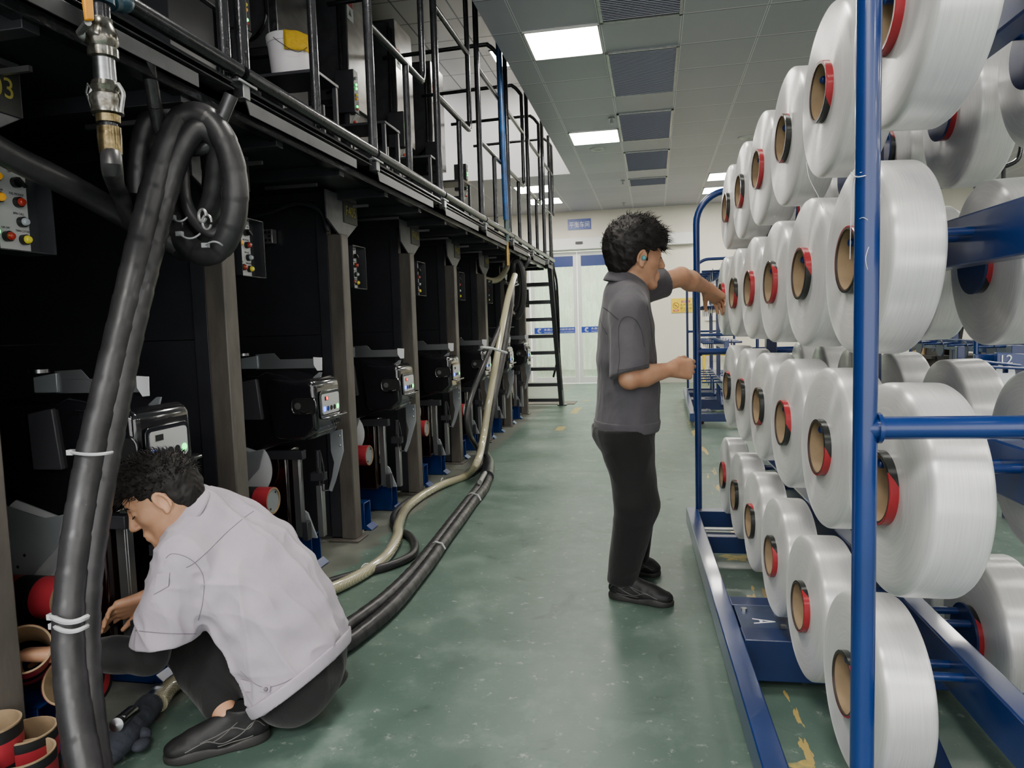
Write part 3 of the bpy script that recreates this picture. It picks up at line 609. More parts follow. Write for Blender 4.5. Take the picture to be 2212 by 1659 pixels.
# ---------------------------------------------------------------- steep access steps
st = thing('access_steps', 'steep black steel steps leading up to the mezzanine', 'steps', (-1.8, 10.2, 0))
A0, A1 = V3((0, 10.62, 0)), V3((0, 9.72, 2.05))
for x in (-2.38, -1.38): MB().obox(((x), (A0.y+A1.y)/2, 1.03), (.03, 0, 0), tuple(V3((0, A1.y-A0.y, 2.05))/2), (0, .08, .03)).build('stringer', BLK, st, bevel=.003)
for k in range(9):
    z = .24*k+.12; y = 10.62-.9*z/2.05; MB().box(-2.35, -1.41, y-.11, y+.09, z-.05, z).build('tread', BLK, st, bevel=.003)
for x in (-1.36,):
    MB().tube(crv([(x, 10.45, .25), (x, 10.3, .75), (x+.02, 10.1, 1.3), (x, 9.75, 2.1), (x, 9.72, 2.9), (x, 9.71, 3.75)], 6), .02, 12).build('handrail', OILY, st)
    MB().tube(crv([(x-.1, 10.35, .45), (x+.01, 10.2, .9), (x+.04, 9.95, 1.75), (x, 9.82, 2.2), (x, 9.78, 3.5)], 6), .016, 12).build('handrail', OILY, st)
MB().box(-1.44, -1.3, 10.55, 10.68, 0, .015).build('foot', BLK, st)
tag(MB().box(-2.5, -1.2, 10.7, 11.1, .001, .01).build('floor_mat', mat('worn brown mat', (112, 106, 96), .8, var=.3, vs=12)), 'flat worn brown mat on the floor behind the steps', 'mat')
tag(MB().cyl((-2.42, 12.2, 0), (-2.42, 12.2, .2), .05, n=16).lathe([(.2, .03), (.26, .001)], (-2.42, 12.2, 0), (0, 0, 1)).build('yellow_bollard', YEL), 'small yellow floor stop seen beyond the steps', 'floor stop')
for i, (a, b) in enumerate((((1250, 880), (1238, 893)), ((1215, 921), (1207, 930)), ((1272, 864), (1262, 866)))):
    p, q = P(*a, z=.001), P(*b, z=.001); d = (q-p); s = V3((.05, 0, 0))
    tag(mk('floor_marking', [p-s, p+s, q+s, q-s], [(0, 1, 2, 3)], mat('worn yellow paint', (196, 168, 84), .6, var=.5, vs=30, vcol=(120, 128, 96)), smooth=False), 'worn yellow paint dash on the green aisle floor, %s' % ('longest one', 'nearest the viewer', 'farthest one')[i], 'floor marking', 'yellow dashes on the aisle floor')
for i, (px, py, r) in enumerate(((1590, 1205, .07), (1685, 1450, .03), (1738, 1655, .035), (1575, 1130, .05))):
    c = P(px, py, z=.001); 
    tag(mk('floor_marking', [c+V3((r*(1+.35*sin(a*3+px)+.2*sin(a*7))*cos(a), r*.7*(1+.3*sin(a*4+py))*sin(a), 0)) for a in [2*pi*k/26 for k in range(26)]], [tuple(range(26))], mat('worn yellow paint', (196, 168, 84)), smooth=False), 'worn yellow paint patch on the floor under the yarn cart, %s' % ('largest', 'beside the caster', 'nearest the viewer', 'farthest')[i], 'floor marking', 'yellow paint patches under the yarn cart')
# ---------------------------------------------------------------- hoses, coils and valve line
def hose(name, pts, r, m, label, cat='hose', n=10, seg=14, cv=True):
    return tag(MB().tube(crv(pts, n) if cv else pts, r, seg).build(name, m), label, cat)
def spiral_mat():
    t = NT('taped black hose'); b = t.b; co = t.coord('Generated')
    nz = t.noise(7, 5, t.coord(), rough=.65)
    t.l(t.mix(t.ramp(nz, .35, .7), lin((52, 51, 53)), lin((24, 24, 26))), b.inputs['Base Color'])
    t.l(t.math('MULTIPLY_ADD', nz, .45, .16), b.inputs['Roughness'])
    t.bump(t.noise(30, 4, t.coord()), .25, .003); return t.m
HM = spiral_mat()
def taped(pts, r, n=5, pitch=.085, amp=.0022):
    c = crv(pts, n); out = [c[0]]; rs = [r]; acc = 0; step = .009
    for i in range(1, len(c)):
        a, b = c[i-1], c[i]; L = (b-a).length
        k = max(1, int(L/step))
        for j in range(1, k+1):
            acc += L/k; out.append(a.lerp(b, j/k)); rs.append(r+amp*((acc % pitch)/pitch)+.0008*sin(acc*9))
    return out, rs
def ring(cx, cy, a, b, y0, y1, t0, t1, n=26, tilt=0):
    out = []
    for k in range(n+1):
        s = k/n; t = radians(t0+(t1-t0)*s); x, y = a*cos(t), -b*sin(t); ct, sn_ = cos(radians(tilt)), sin(radians(tilt))
        out.append(P(cx+x*ct-y*sn_, cy+x*sn_+y*ct, y=y0+(y1-y0)*s))
    return out
cb = thing('hose_coil', 'thick black taped hoses hanging in a coil from a hook at upper left', 'hose', P(440, 400, y=2.15)[:])
Rh = .037
# strand A: rises from the floor, loops over the hook, one and a half turns
A = [P(205, 1760, y=1.32), P(172, 1600, y=1.40), P(152, 1460, y=1.46), P(148, 1330, y=1.50), P(165, 1170, y=1.56), P(196, 990, y=1.64), P(243, 780, y=1.74), P(290, 580, y=1.84), P(334, 400, y=1.93), P(368, 300, y=1.97)]
A += ring(432, 398, 76, 152, 2.0, 2.1, 112, -215, 30, -6)
A += [P(330, 440, y=2.18), P(318, 330, y=2.2), P(345, 255, y=2.22), P(395, 240, y=2.24)]
A += ring(420, 380, 62, 120, 2.26, 2.30, 70, -150, 16)
MB().tube(*taped(A, Rh), 18).build('hose_strand', HM, cb)
B = [P(225, 1770, y=1.36), P(196, 1560, y=1.46), P(186, 1380, y=1.53), P(196, 1210, y=1.58), P(228, 1000, y=1.67), P(272, 780, y=1.77), P(312, 600, y=1.86), P(355, 430, y=1.95), P(392, 325, y=1.98), P(425, 282, y=2.0), P(452, 288, y=2.02)]
B += [P(470, 330, y=2.06), P(462, 420, y=2.1), P(440, 470, y=2.12), P(405, 480, y=2.14), P(372, 440, y=2.15), P(352, 370, y=2.16)]
MB().tube(*taped(B, Rh*.9, pitch=.07), 18).build('hose_strand', HM, cb)
Cc = [P(300, 420, y=2.12), P(305, 330, y=2.12), P(325, 265, y=2.13), P(362, 240, y=2.13)]+ring(400, 390, 62, 150, 2.14, 2.2, 105, -120, 18)
MB().tube(*taped(Cc, Rh), 16).build('hose_strand', HM, cb)
D = [P(395, 360, y=2.08), P(400, 430, y=2.05), P(425, 480, y=2.04), P(465, 505, y=2.04), P(490, 470, y=2.06), P(488, 400, y=2.1), P(470, 330, y=2.14)]
MB().tube(crv(D, 6), .02, 12).build('thin_hose', HM, cb)
MB().tube(ring(447, 480, 10, 16, 2.02, 2.02, 0, 340, 14), .004, 8).tube(ring(437, 466, 8, 14, 2.02, 2.02, 0, 340, 14), .005, 8).build('hose_clamp', GALV, cb)
def tie(par, px, py, hw, sag, y, r=.0045, front=.055, m=TIE):
    pts = []
    for k in range(15):
        t = -1+2*k/14; c = P(px+hw*t, py+sag*(1-t*t), y=y); pts.append(c+(CAM-c).normalized()*(front*(.25+.75*sqrt(max(0, 1-t*t)))))
    c = pts[0]; MB().tube(pts, r, 6).obox(c, (.010, 0, 0), (0, .007, 0), (0, 0, .007)).build('zip_tie', m, par)
tie(cb, 198, 977, 44, 5, 1.64, .0045, .075); tie(cb, 150, 1332, 38, 12, 1.49, .007, .075); tie(cb, 152, 1352, 36, 12, 1.49, .006, .075)
TG = mat('grey tie', (150, 152, 156), .4)
tie(cb, 410, 505, 22, 10, 2.02, .003, .03, TG); tie(cb, 388, 470, 16, 8, 2.03, .003, .03, TG); tie(cb, 462, 530, 18, -8, 2.0, .003, .035, TG)
hk = tag(MB().tube(crv([P(315, 85, y=1.86), P(322, 150, y=1.9), P(335, 230, y=1.95)], 6), .021, 14).tube(crv([P(335, 230, y=1.95), P(352, 290, y=2.0), P(400, 320, y=2.03), P(445, 318, y=2.03), P(466, 285, y=2.03), P(500, 205, y=2.03)], 6), .021, 14).build('pipe_hook', mat('worn hook pipe', (96, 96, 98), .25, .7, var=.5, vs=12)), 'bare bent steel pipe hook carrying the near hose coil', 'hook')
# slanting thick hose and valve line at upper left
hose('slanted_hose', [P(-60, 290, y=1.5), P(30, 342, y=1.6), P(120, 385, y=1.72), P(200, 428, y=1.85), P(290, 480, y=1.98), P(380, 530, y=2.08)], .035, HM, 'thick black hose slanting down to the right behind the valve line')
vx = lambda py: P(214+py*.078, py, x=-1.285)
vl = thing('valve_line', 'dripping steel and brass coupling line with a yellow lever, upper left', 'valve', vx(150)[:])
BR = mat('oily brass', (142, 128, 92), .22, .9, var=.6, vs=30, vcol=(60, 48, 30)); SS = mat('oily steel fitting', (150, 150, 144), .2, .9, var=.5, vs=35, vcol=(70, 62, 46))
def seg(name, y0, y1, prof, m):
    a, b = vx(y0), vx(y1); L = (b-a).length; return MB().lathe([(t*L, r) for t, r in prof], a, (b-a), 18).build(name, m, vl)
seg('blue_union', -12, 10, [(0, .034), (1, .034)], mat('blue grease pipe', (34, 66, 82), .3, var=.5, vs=20)); seg('black_nipple', 10, 42, [(0, .023), (1, .022)], OILY)
vb = seg('ball_valve', 42, 128, [(0, .026), (.12, .026), (.2, .03), (.4, .036), (.6, .036), (.72, .03), (.76, .034), (.97, .034), (1, .028)], SS)
seg('steel_sleeve', 128, 180, [(0, .0245), (1, .0255)], STEEL)
seg('cam_coupling', 178, 250, [(0, .03), (.15, .034), (.3, .029), (.42, .038), (.6, .038), (.75, .035), (.95, .036), (1, .026)], SS)
seg('brass_nut', 250, 266, [(0, .028), (1, .027)], BR); seg('brass_neck', 266, 276, [(0, .02), (1, .02)], OILY); seg('brass_collar', 276, 288, [(0, .027), (1, .027)], BR); seg('brass_sleeve', 288, 334, [(0, .027), (.2, .0275), (1, .026)], BR)
for s in (-1, 1):
    a = vx(190); MB().tube(crv([vx(184)+V3((s*.034, 0, 0)), vx(205)+V3((s*.046, 0, 0)), vx(225)+V3((s*.042, 0, 0)), vx(246)+V3((s*.036, 0, 0))], 5), .005, 8).build('cam_lever', GALV, vl)
MB().tube([vx(195)+V3((-.05, 0, .02)), vx(195)+V3((-.056, 0, 0)), vx(195)+V3((-.05, 0, -.02)), vx(195)+V3((-.04, 0, 0))], .0025, 6, closed=True).build('pull_ring', STEEL, vl)
lv = MB().tube([vx(78)+V3((-.035, -.03, 0)), P(190, 48, x=-1.25)], .008, 8).ball(vx(78)+V3((-.03, -.02, 0)), .016).build('valve_lever', GALV, vl)
MB().prism([P(181, 46, x=-1.25), P(198, 47, x=-1.25), P(194, -20, x=-1.25), P(172, -20, x=-1.25)], (.012, -.004, 0)).build('yellow_grip', mat('yellow grip', (226, 150, 22), .4), lv, bevel=.004)
MB().tube(crv([vx(330), vx(370), P(250, 400, y=1.8), P(268, 440, y=1.88), P(280, 480, y=1.95)], 6), .024, 12).build('lower_hose', HM, vl)
MB().ball(P(262, 5, x=-1.28), (.03, .03, .025)).cyl(P(240, 5, x=-1.28), P(275, 5, x=-1.28), .02).build('side_tee', mat('blue grease pipe', (34, 66, 82)), vl)
# far coil near the steps
fc = thing('hose_coil', 'distant black hoses coiled over a hook beside the steps', 'hose', P(1110, 620, y=8.2)[:])
fa = [P(1045, 980, x=-1.5), P(1062, 880, x=-1.44), P(1087, 760, x=-1.42), P(1102, 660, x=-1.40), P(1106, 600, y=7.5)]+ring(1116, 624, 15, 60, 7.6, 7.8, 120, -230, 22)
MB().tube(crv(fa, 3), .035, 10).build('hose_strand', HM, fc)
MB().tube(crv(ring(1110, 615, 15, 55, 7.6, 7.8, 130, -180, 22), 3), .032, 10).build('hose_strand', HM, fc)
MB().tube(ring(1108, 613, 12, 4, 7.45, 7.45, 180, 360, 8), .008, 6).tube(ring(1105, 608, 12, 4, 7.43, 7.43, 180, 360, 8), .008, 6).build('zip_tie', TIE, fc)
tag(MB().tube(crv([(-1.4, 7.8, 2.05), P(1143, 560, y=7.7), P(1128, 582, y=7.7), P(1116, 585, y=7.65)], 6), .022, 10).build('pipe_hook', mat('worn hook pipe', (96, 96, 98))), 'bent steel pipe hook carrying the far hose coil', 'hook')
# clear braided hose and floor hoses
def clear_mat():
    t = NT('clear braided hose'); b = t.b; co = t.coord('UV')
    nz = t.noise(5, 3, t.coord()); wv = t.n('ShaderNodeTexWave', i_Scale=55.0); t.l(t.coord(), wv.inputs[0])
    t.l(t.mix(t.math('MULTIPLY', wv.outputs[1], .5), lin((196, 190, 158)), lin((140, 136, 106))), b.inputs['Base Color']); b.inputs['Roughness'].default_value = .15; b.inputs['Coat Weight'].default_value = 1
    b.inputs['Transmission Weight'].default_value = .15; t.bump(wv.outputs[1], .3, .002); return t.m
CLM = clear_mat()
hr = .03
ch = thing('braided_hose', 'clear braided hose dropping from the platform and running along the floor', 'hose', P(900, 1090, z=0)[:])
cpts = [P(1112, 595, x=-1.36), P(1098, 640, x=-1.36), P(1082, 720, x=-1.36), P(1068, 800, x=-1.37), P(1056, 870, x=-1.39), P(1043, 950, x=-1.42), P(1030, 1000, z=.16), P(1005, 1028, z=.032), P(960, 1045, z=.032), P(920, 1065, z=.032), P(880, 1095, z=.032), P(862, 1130, z=.06), P(858, 1160, z=.05), P(835, 1200, z=.032), P(790, 1235, z=.032), P(740, 1262, z=.032), P(690, 1285, z=.032), P(600, 1335, z=.032), P(500, 1390, z=.032), P(430, 1440, z=.032), P(370, 1482, z=.032), P(342, 1520, z=.035)]
MB().tube(crv(cpts, 8), hr, 14).build('hose_body', CLM, ch)
for (px, py) in ((790, 1232), (865, 1127), (958, 1042)):
    c = P(px, py, z=.03); MB().tube([c+V3((-.01, .033*cos(a), .033*sin(a))) if px == 958 else c+V3((.033*cos(a)*.5, .028*cos(a), .034*sin(a))) for a in [2*pi*k/12 for k in range(12)]], .004, 6, closed=True).build('zip_tie', TIE, ch)
MB().tube([P(1040, 750, x=-1.36), P(1062, 752, x=-1.33), P(1094, 762, x=-1.28)], .012, 6).build('zip_tie', TIE, ch)
hose('thin_floor_hose', [P(1110, 600, x=-1.38), P(1085, 690, x=-1.38), P(1048, 780, x=-1.40), P(1020, 850, x=-1.45), P(1008, 900, x=-1.46), P(1015, 940, x=-1.46), P(1035, 975, z=.15), P(1040, 1005, z=.03), P(1015, 1025, z=.024), P(960, 1045, z=.024)+V3((0, .08, 0)), P(890, 1078, z=.024), P(853, 1110, z=.024), P(855, 1140, z=.024), P(885, 1158, z=.024), P(897, 1180, z=.024), P(885, 1202, z=.024), P(840, 1222, z=.024), P(780, 1238, z=.024), P(700, 1262, z=.024), P(620, 1290, z=.024)], .022, HM, 'thinner black hose snaking beside the clear hose on the floor')
fh = thing('floor_hose_pair', 'pair of thick black hoses running along the green aisle floor', 'hose', P(940, 1180, z=0)[:])
for dx, m in ((0, HM), (13, HM)):
    pts = [P(1036+dx*.3, 975, z=.06), P(1050+dx*.4, 1005, z=.036), P(1038+dx, 1045, z=.034), P(1005+dx, 1090, z=.034), P(955+dx, 1155+dx*.2, z=.034), P(900+dx*1.2, 1225+dx*.4, z=.034), P(830+dx*1.5, 1295+dx, z=.034), P(750+dx*1.5, 1355+dx*1.6, z=.034), P(690+dx, 1400+dx*1.5, z=.034), P(640, 1440+dx*2, z=.034)]
    MB().tube(*taped(pts, .031, 8), 14).build('hose_strand', m, fh)
MB().tube(crv([P(1040, 975, z=.05), P(1055, 1000, z=.045), P(1053, 1030, z=.045)], 6), .05, 14).build('taped_joint', mat('black tape', (26, 26, 30), .3, bump=.6, bs=50), fh)
MB().cyl(P(1048, 1022, z=.09), P(1036, 1042, z=.085), .018, n=12).build('steel_coupling', GALV, fh)
for (px, py) in ((1022, 1075), (945, 1180)):
    MB().tube([P(px-14, py-4, z=.05), P(px-4, py-10, z=.075), P(px+10, py-6, z=.07), P(px+17, py+6, z=.04)], .005, 6).build('zip_tie', TIE, fh)
# silver ducted hose far under the platform
hose('overhead_duct_hose', [P(970, 575, y=7.2), P(1000, 580, y=7.3), P(1015, 588, y=7.35)], .035, OILY, 'short black hose end below the platform, left of the far coil')
hose('drooping_hose', [P(1012, 586, y=7.35), P(1045, 602, y=7.5), P(1068, 606, y=7.6), P(1084, 596, y=7.7), P(1100, 570, y=7.8), P(1108, 555, y=7.9)], .033, CLM, 'clear hose drooping under the platform near the far coil')
# cloth-wrapped nozzle on the floor
nz = thing('hose_nozzle', 'steel hose nozzle wrapped in dark grey cloth lying on the floor', 'nozzle', P(290, 1560, z=0)[:])
n0, n1, n2, n3 = P(345, 1492, z=.04), P(312, 1535, z=.045), P(262, 1590, z=.06), P(228, 1648, z=.02)
MB().lathe([(0, .026), (.02, .03), (.03, .03), (.03, .025), ((n1-n0).length, .025)], n0, n1-n0, 20).build('steel_collar', STEEL, nz)
MB().lathe([(0, .022), (.11, .02), (.115, .001)], n1.lerp(n2, .45)+V3((-.005, 0, .028)), (n2-n1)+V3((0, 0, .02)), 18).build('steel_spout', STEEL, nz)
bm = MB(); pts = [n0.lerp(n1, .35), n0.lerp(n1, .8), n1.lerp(n2, .3), n1.lerp(n2, .75), n2.lerp(n3, .3), n2.lerp(n3, .75), n3]
bm.tube(crv([p-V3((0, 0, .006)) for p in pts], 8), [.03+.0*i if i < 4 else 0 for i in range(49)] and [(.028 if i < 6 else .040 if i < 26 else .044-.0012*(i-26) if i < 40 else .027-.0022*(i-40))*(1+.035*sin(i*2.3)+.03*sin(i*.9)) for i in range(49)], 20)
cw = bm.build('cloth_wrap', mat('dark grey cloth', (52, 56, 66), .85, var=.35, vs=30, bump=.8, bs=25), nz)
MB().ball(n1.lerp(n2, .6)+V3((.045, -.01, -.02)), (.028, .022, .022)).ball(n1.lerp(n2, .9)+V3((.055, 0, -.03)), (.022, .03, .016)).ball(n2+V3((.04, .01, -.03)), (.026, .014, .012)).build('cloth_knot', mat('dark grey cloth', (52, 56, 66)), nz)
MB().cyl(n3+V3((0, 0, .0)), n3+(n3-n2).normalized()*.02+V3((0, 0, -.004)), .006, n=10).build('tip', mat('brass', (150, 126, 72)), nz)
MB().ball(n2+V3((.0, .015, .05)), (.009, .009, .009)).build('bolt_head', STEEL, nz)
# ---------------------------------------------------------------- yarn spools
def yarn_mat():
    t = NT('glossy white filament yarn'); b = t.b; co = t.coord(); s = t.n('ShaderNodeSeparateXYZ'); t.l(co, s.inputs[0])
    r = t.math('SQRT', t.math('ADD', t.math('MULTIPLY', s.outputs[1], s.outputs[1]), t.math('MULTIPLY', s.outputs[2], s.outputs[2])))
    an = t.math('ARCTAN2', s.outputs[1], s.outputs[2]); cv = t.n('ShaderNodeCombineXYZ')
    t.l(t.math('MULTIPLY', s.outputs[0], 520), cv.inputs[0]); t.l(t.math('MULTIPLY', r, 420), cv.inputs[1]); t.l(t.math('MULTIPLY', an, 2.2), cv.inputs[2])
    nz = t.n('ShaderNodeTexNoise', i_Scale=1.0, i_Detail=3.0); t.l(cv.outputs[0], nz.inputs['Vector'])
    cv2 = t.n('ShaderNodeCombineXYZ'); t.l(t.math('MULTIPLY', s.outputs[0], 8), cv2.inputs[0]); t.l(t.math('MULTIPLY', r, 9), cv2.inputs[1]); t.l(t.math('MULTIPLY', an, 1.3), cv2.inputs[2])
    n2 = t.n('ShaderNodeTexNoise', i_Scale=1.0, i_Detail=2.0); t.l(cv2.outputs[0], n2.inputs['Vector'])
    t.l(t.mix(t.ramp(nz.outputs[0], .3, .75), lin((230, 229, 226)), lin((210, 210, 208))), b.inputs['Base Color'])
    t.l(t.math('MULTIPLY_ADD', n2.outputs[0], .16, .27), b.inputs['Roughness'])
    b.inputs['Specular IOR Level'].default_value = 1; b.inputs['Metallic'].default_value = .3; b.inputs['Anisotropic'].default_value = .93; b.inputs['Anisotropic Rotation'].default_value = .25
    b.inputs['Sheen Weight'].default_value = .25; b.inputs['Sheen Roughness'].default_value = .3
    tg = t.n('ShaderNodeTangent', direction_type='RADIAL', axis='X'); t.l(tg.outputs[0], b.inputs['Tangent'])
    t.bump(nz.outputs[0], .2, .0006); return t.m
def ring_mat():
    t = NT('red and black tube band'); b = t.b; co = t.coord(); s = t.n('ShaderNodeSeparateXYZ'); t.l(co, s.inputs[0])
    oi = t.n('ShaderNodeObjectInfo'); an = t.math('ARCTAN2', s.outputs[1], s.outputs[2])
    ph = t.math('FRACT', t.math('ADD', t.math('DIVIDE', an, 2*pi), t.math('ADD', oi.outputs['Random'], t.math('MULTIPLY', s.outputs[0], 4.0))))
    f = t.math('LESS_THAN', ph, .38); t.l(t.mix(f, lin((158, 34, 44)), lin((24, 28, 27))), b.inputs['Base Color'])
    b.inputs['Roughness'].default_value = .25; b.inputs['Coat Weight'].default_value = .4; return t.m
YM = yarn_mat(); RM = ring_mat()
def make_spool():
    t = thing('yarn_spool', 'x', 'yarn spool', (0, 0, 0)); R, L = .195, .099
    pr = [(.001, .0695), (.003, .10), (.003, .14), (.002, .17), (-.001, .186), (-.004, .1918), (-.008, .1945), (-.014, R), (-L+.014, R), (-L+.008, .1945), (-L+.004, .1918), (-L+.001, .186), (-L-.002, .17), (-L-.003, .14), (-L-.003, .10), (-L-.001, .0695)]
    MB().lathe(pr, (0, 0, 0), (1, 0, 0), 80, cap=False).build('yarn_package', YM, t, ang=60)
    tb = MB().lathe([(.0165, .0675), (.0165, .0625), (-L-.0155, .0625), (-L-.0155, .0675), (-L-.01, .068), (.01, .068)], (0, 0, 0), (1, 0, 0), 48, closed=True).build('paper_tube', CARD, t)
    for a, b in ((.001, .0166), (-L-.001, -L-.0156)):
        MB().lathe([(a, .0695), (b*.93+a*.07, .0695), (b, .0685), (b, .0655)], (0, 0, 0), (1, 0, 0), 48, cap=False).build('colour_band', RM, tb)
        MB().lathe([(b*1.002, .0658), (b*1.002, .0622), (b*.75+a*.25, .0618)], (0, 0, 0), (1, 0, 0), 48, cap=False).build('rim', mat('tube rim dark', (58, 48, 42), .4), tb)
    return t
# ---------------------------------------------------------------- cart frame
SP = .405
AY = [-1.475+.43*k for k in range(6)]; BY = [-1.28+.43*k for k in range(6)]
ROWZ = [('top', 1.745, AY), ('second', 1.335, BY), ('third', .90, AY), ('bottom', .42, BY)]
RAY_ = [-1.215+.43*k for k in range(6)]; RBY = [-1.418+.43*k for k in range(6)]
def make_cart():
    t = thing('yarn_cart', 'blue tubular steel yarn cart loaded with white spools, beside the standing man', 'cart', (0, 0, 0)); W = .83
    for x in (0, W-.062): MB().box(x, x+.062, -1.95, 1.2, .075, .165).build('side_rail', BLUE, t, bevel=.004)
    for a, b, z0, z1 in ((1.13, 1.2, .07, .16), (.72, .80, .055, .14), (-.2, -.12, .06, .16), (-.52, -.42, .03, .17), (-1.95, -1.88, .07, .16)):
        MB().box(.062, W-.062, a, b, z0, z1).build('cross_member', BLUED, t, bevel=.003)
    MB().box(.062, W-.062, .795, .825, .148, .156).build('bare_strip', GALV, t)
    for x0 in (.07, W-.25):
        for yc in (-.31, -1.6):
            pl = MB().box(x0, x0+.18, yc-.12, yc+.12, .15, .158).build('caster_plate', mat('scuffed blue plate', (62, 76, 108), .35, .3, var=.4, vs=14), t, bevel=.002)
            for dx, dy in ((.03, .06), (.14, .06), (.03, -.08), (.14, -.08)):
                if not (dy < 0 and dx < .1): MB().cyl((x0+dx, yc+dy, .158), (x0+dx, yc+dy, .168), .011, n=6).build('bolt', SCREW, pl)
            if x0 < .1 and yc > -1: text('letter', 'A', WINK, pl, (x0+.085, yc-.03, .1588), (0, 1, 0), (1, 0, 0), .075, .045)
            cs = MB().box(x0+.02, x0+.13, yc-.1, yc-.05, .118, .15).prism([(x0+.045, yc-.1, .12), (x0+.045, yc, .12), (x0+.045, yc-.01, .05), (x0+.045, yc-.06, .05)], (-.004, 0, 0)).prism([(x0+.105, yc-.1, .12), (x0+.105, yc, .12), (x0+.105, yc-.01, .05), (x0+.105, yc-.06, .05)], (.004, 0, 0)).build('caster_fork', GALV, t, bevel=.002)
            MB().lathe([(-.024, .03), (-.024, .05), (-.018, .058), (.018, .058), (.024, .05), (.024, .03)], (x0+.075, yc-.035, .058), (1, 0, 0), 32).build('caster_wheel', mat('dark red wheel', (94, 22, 30), .45, var=.3, vs=20), cs)
            MB().cyl((x0+.03, yc-.035, .06), (x0+.125, yc-.035, .06), .007, n=10).build('axle', SCREW, cs)
    for y in (-1.70, 1.17):
        fr = []
        pts = [(.068, y, .165), (.068, y, 1.0), (.068, y, 1.72)]+[(.068+.17-.17*cos(a), y, 1.74+.17*sin(a)) for a in [radians(10*k) for k in range(0, 10)]]+[(.4, y, 1.91), (W-.24, y, 1.91)]+[(W-.068-.17+.17*sin(a), y, 1.74+.17*cos(a)) for a in [radians(10*k) for k in range(0, 10)]]+[(W-.068, y, 1.0), (W-.068, y, .165)]
        e = MB().tube(pts, .0178, 20).build('end_frame', BLUE, t)
        MB().cyl((.068, y, 1.045), (W-.068, y, 1.045), .0178, n=20).tube([(.084, y, 1.045), (.09, y, 1.045)], .024, 16).build('end_bar', BLUE, t)
    for y in (-.62, .9):
        MB().box(SP-.025, SP+.025, y-.03, y+.03, .16, 1.80).build('spine_post', BLUED, t, bevel=.003)
    for nm, z, ys in ROWZ:
        zb = z+.03; MB().box(SP-.026, SP+.026, -1.95, 1.17, zb-.05, zb+.05).build('row_beam', BLUE, t, bevel=.004)
    for y0, y1 in ((.1, .75), (-1.2, -.5)):
        MB().tube([(SP, y0, .16), (SP-.0, y1, .42)], .02, 4).build('brace', BLUED, t)
    h = None
    for nm, z, ys in ROWZ:
        for side in (-1, 1):
            for y in (ys if side < 0 else (RAY_ if ys is AY else RBY)):
                if h is None:
                    h = MB().cyl((SP-.236, y-.034, z+.043), (SP-.02, y-.034, z+.043), .0092, n=14).cyl((SP-.232, y+.034, z+.038), (SP-.02, y+.034, z+.038), .0092, n=14).ball((SP-.236, y-.034, z+.043), (.006, .0092, .0092)).ball((SP-.232, y+.034, z+.038), (.006, .0092, .0092)).build('spool_pegs', BLUE, t)
                    c = V3((SP-.112, y, z)); pts = [c+V3((0, .074*cos(a), .074*sin(a))) for a in [2*pi*k/40 for k in range(40)]]
                    d = MB().prism(pts, (-.006, 0, 0)).build('stop_disc', BLUED, h, bevel=.001); h0 = (y, z); H = h; D_ = d
                else:
                    q = H.copy(); COL.objects.link(q); e = D_.copy(); COL.objects.link(e); e.parent = q
                    if side < 0: q.location = (0, y-h0[0], z-h0[1])
                    else: q.rotation_euler = (0, 0, pi); q.location = (2*SP, y+h0[0], z-h0[1])
    return t
cart = make_cart(); Kc = kids()
CL0 = V3((.2005, 2.875, 0)); CRZ = radians(1.7)
c2 = copy_tree(cart, Kc); c2.location = (.42, 10.2, 0); c2.rotation_euler = (0, 0, radians(-1)); c2['label'] = 'distant empty blue yarn cart behind the loaded one'
c3 = copy_tree(cart, Kc); c3.location = (2.2, 7.65, 0); c3.rotation_euler = (0, 0, radians(4)); c3['label'] = 'empty blue yarn cart at right, seen through gaps between spools'
cart.location = CL0; cart.rotation_euler = (0, 0, CRZ)
MC = Matrix.Translation(CL0)@Matrix.Rotation(CRZ, 4, 'Z')
sp0 = make_spool(); K = kids(); used = False
for ri, (nm, z, ys) in enumerate(ROWZ):
    for side in (-1, 1):
        Y = ys if side < 0 else (RAY_ if ys is AY else RBY)
        for i, y in enumerate(Y):
            o = copy_tree(sp0, K) if used else sp0; used = True
            lp = V3((.17 if side < 0 else .64, y, z)); wv = MC@lp
            o.location = wv; hsh = (ri*7+i*13+(side+1)*5)
            yaw = radians(2.3+.5*sin(hsh)) if side < 0 else radians(-2+.5*sin(hsh))
            o.rotation_euler = (radians((hsh*47) % 360), radians(-1.5) if side < 0 else radians(-1.5), CRZ+(pi if side < 0 else 0)+yaw)
            o.rotation_mode = 'XYZ'
            n_ = ORD[i]
            o['label'] = ('white yarn spool on the cart\'s aisle side, %s row, %s from the near end' % (nm, n_)) if side < 0 else ('white yarn spool on the cart\'s right side, %s row, %s from the near end' % (nm, n_))
            o['group'] = 'white yarn spools on the %s side of the loaded cart' % ('aisle' if side < 0 else 'far')
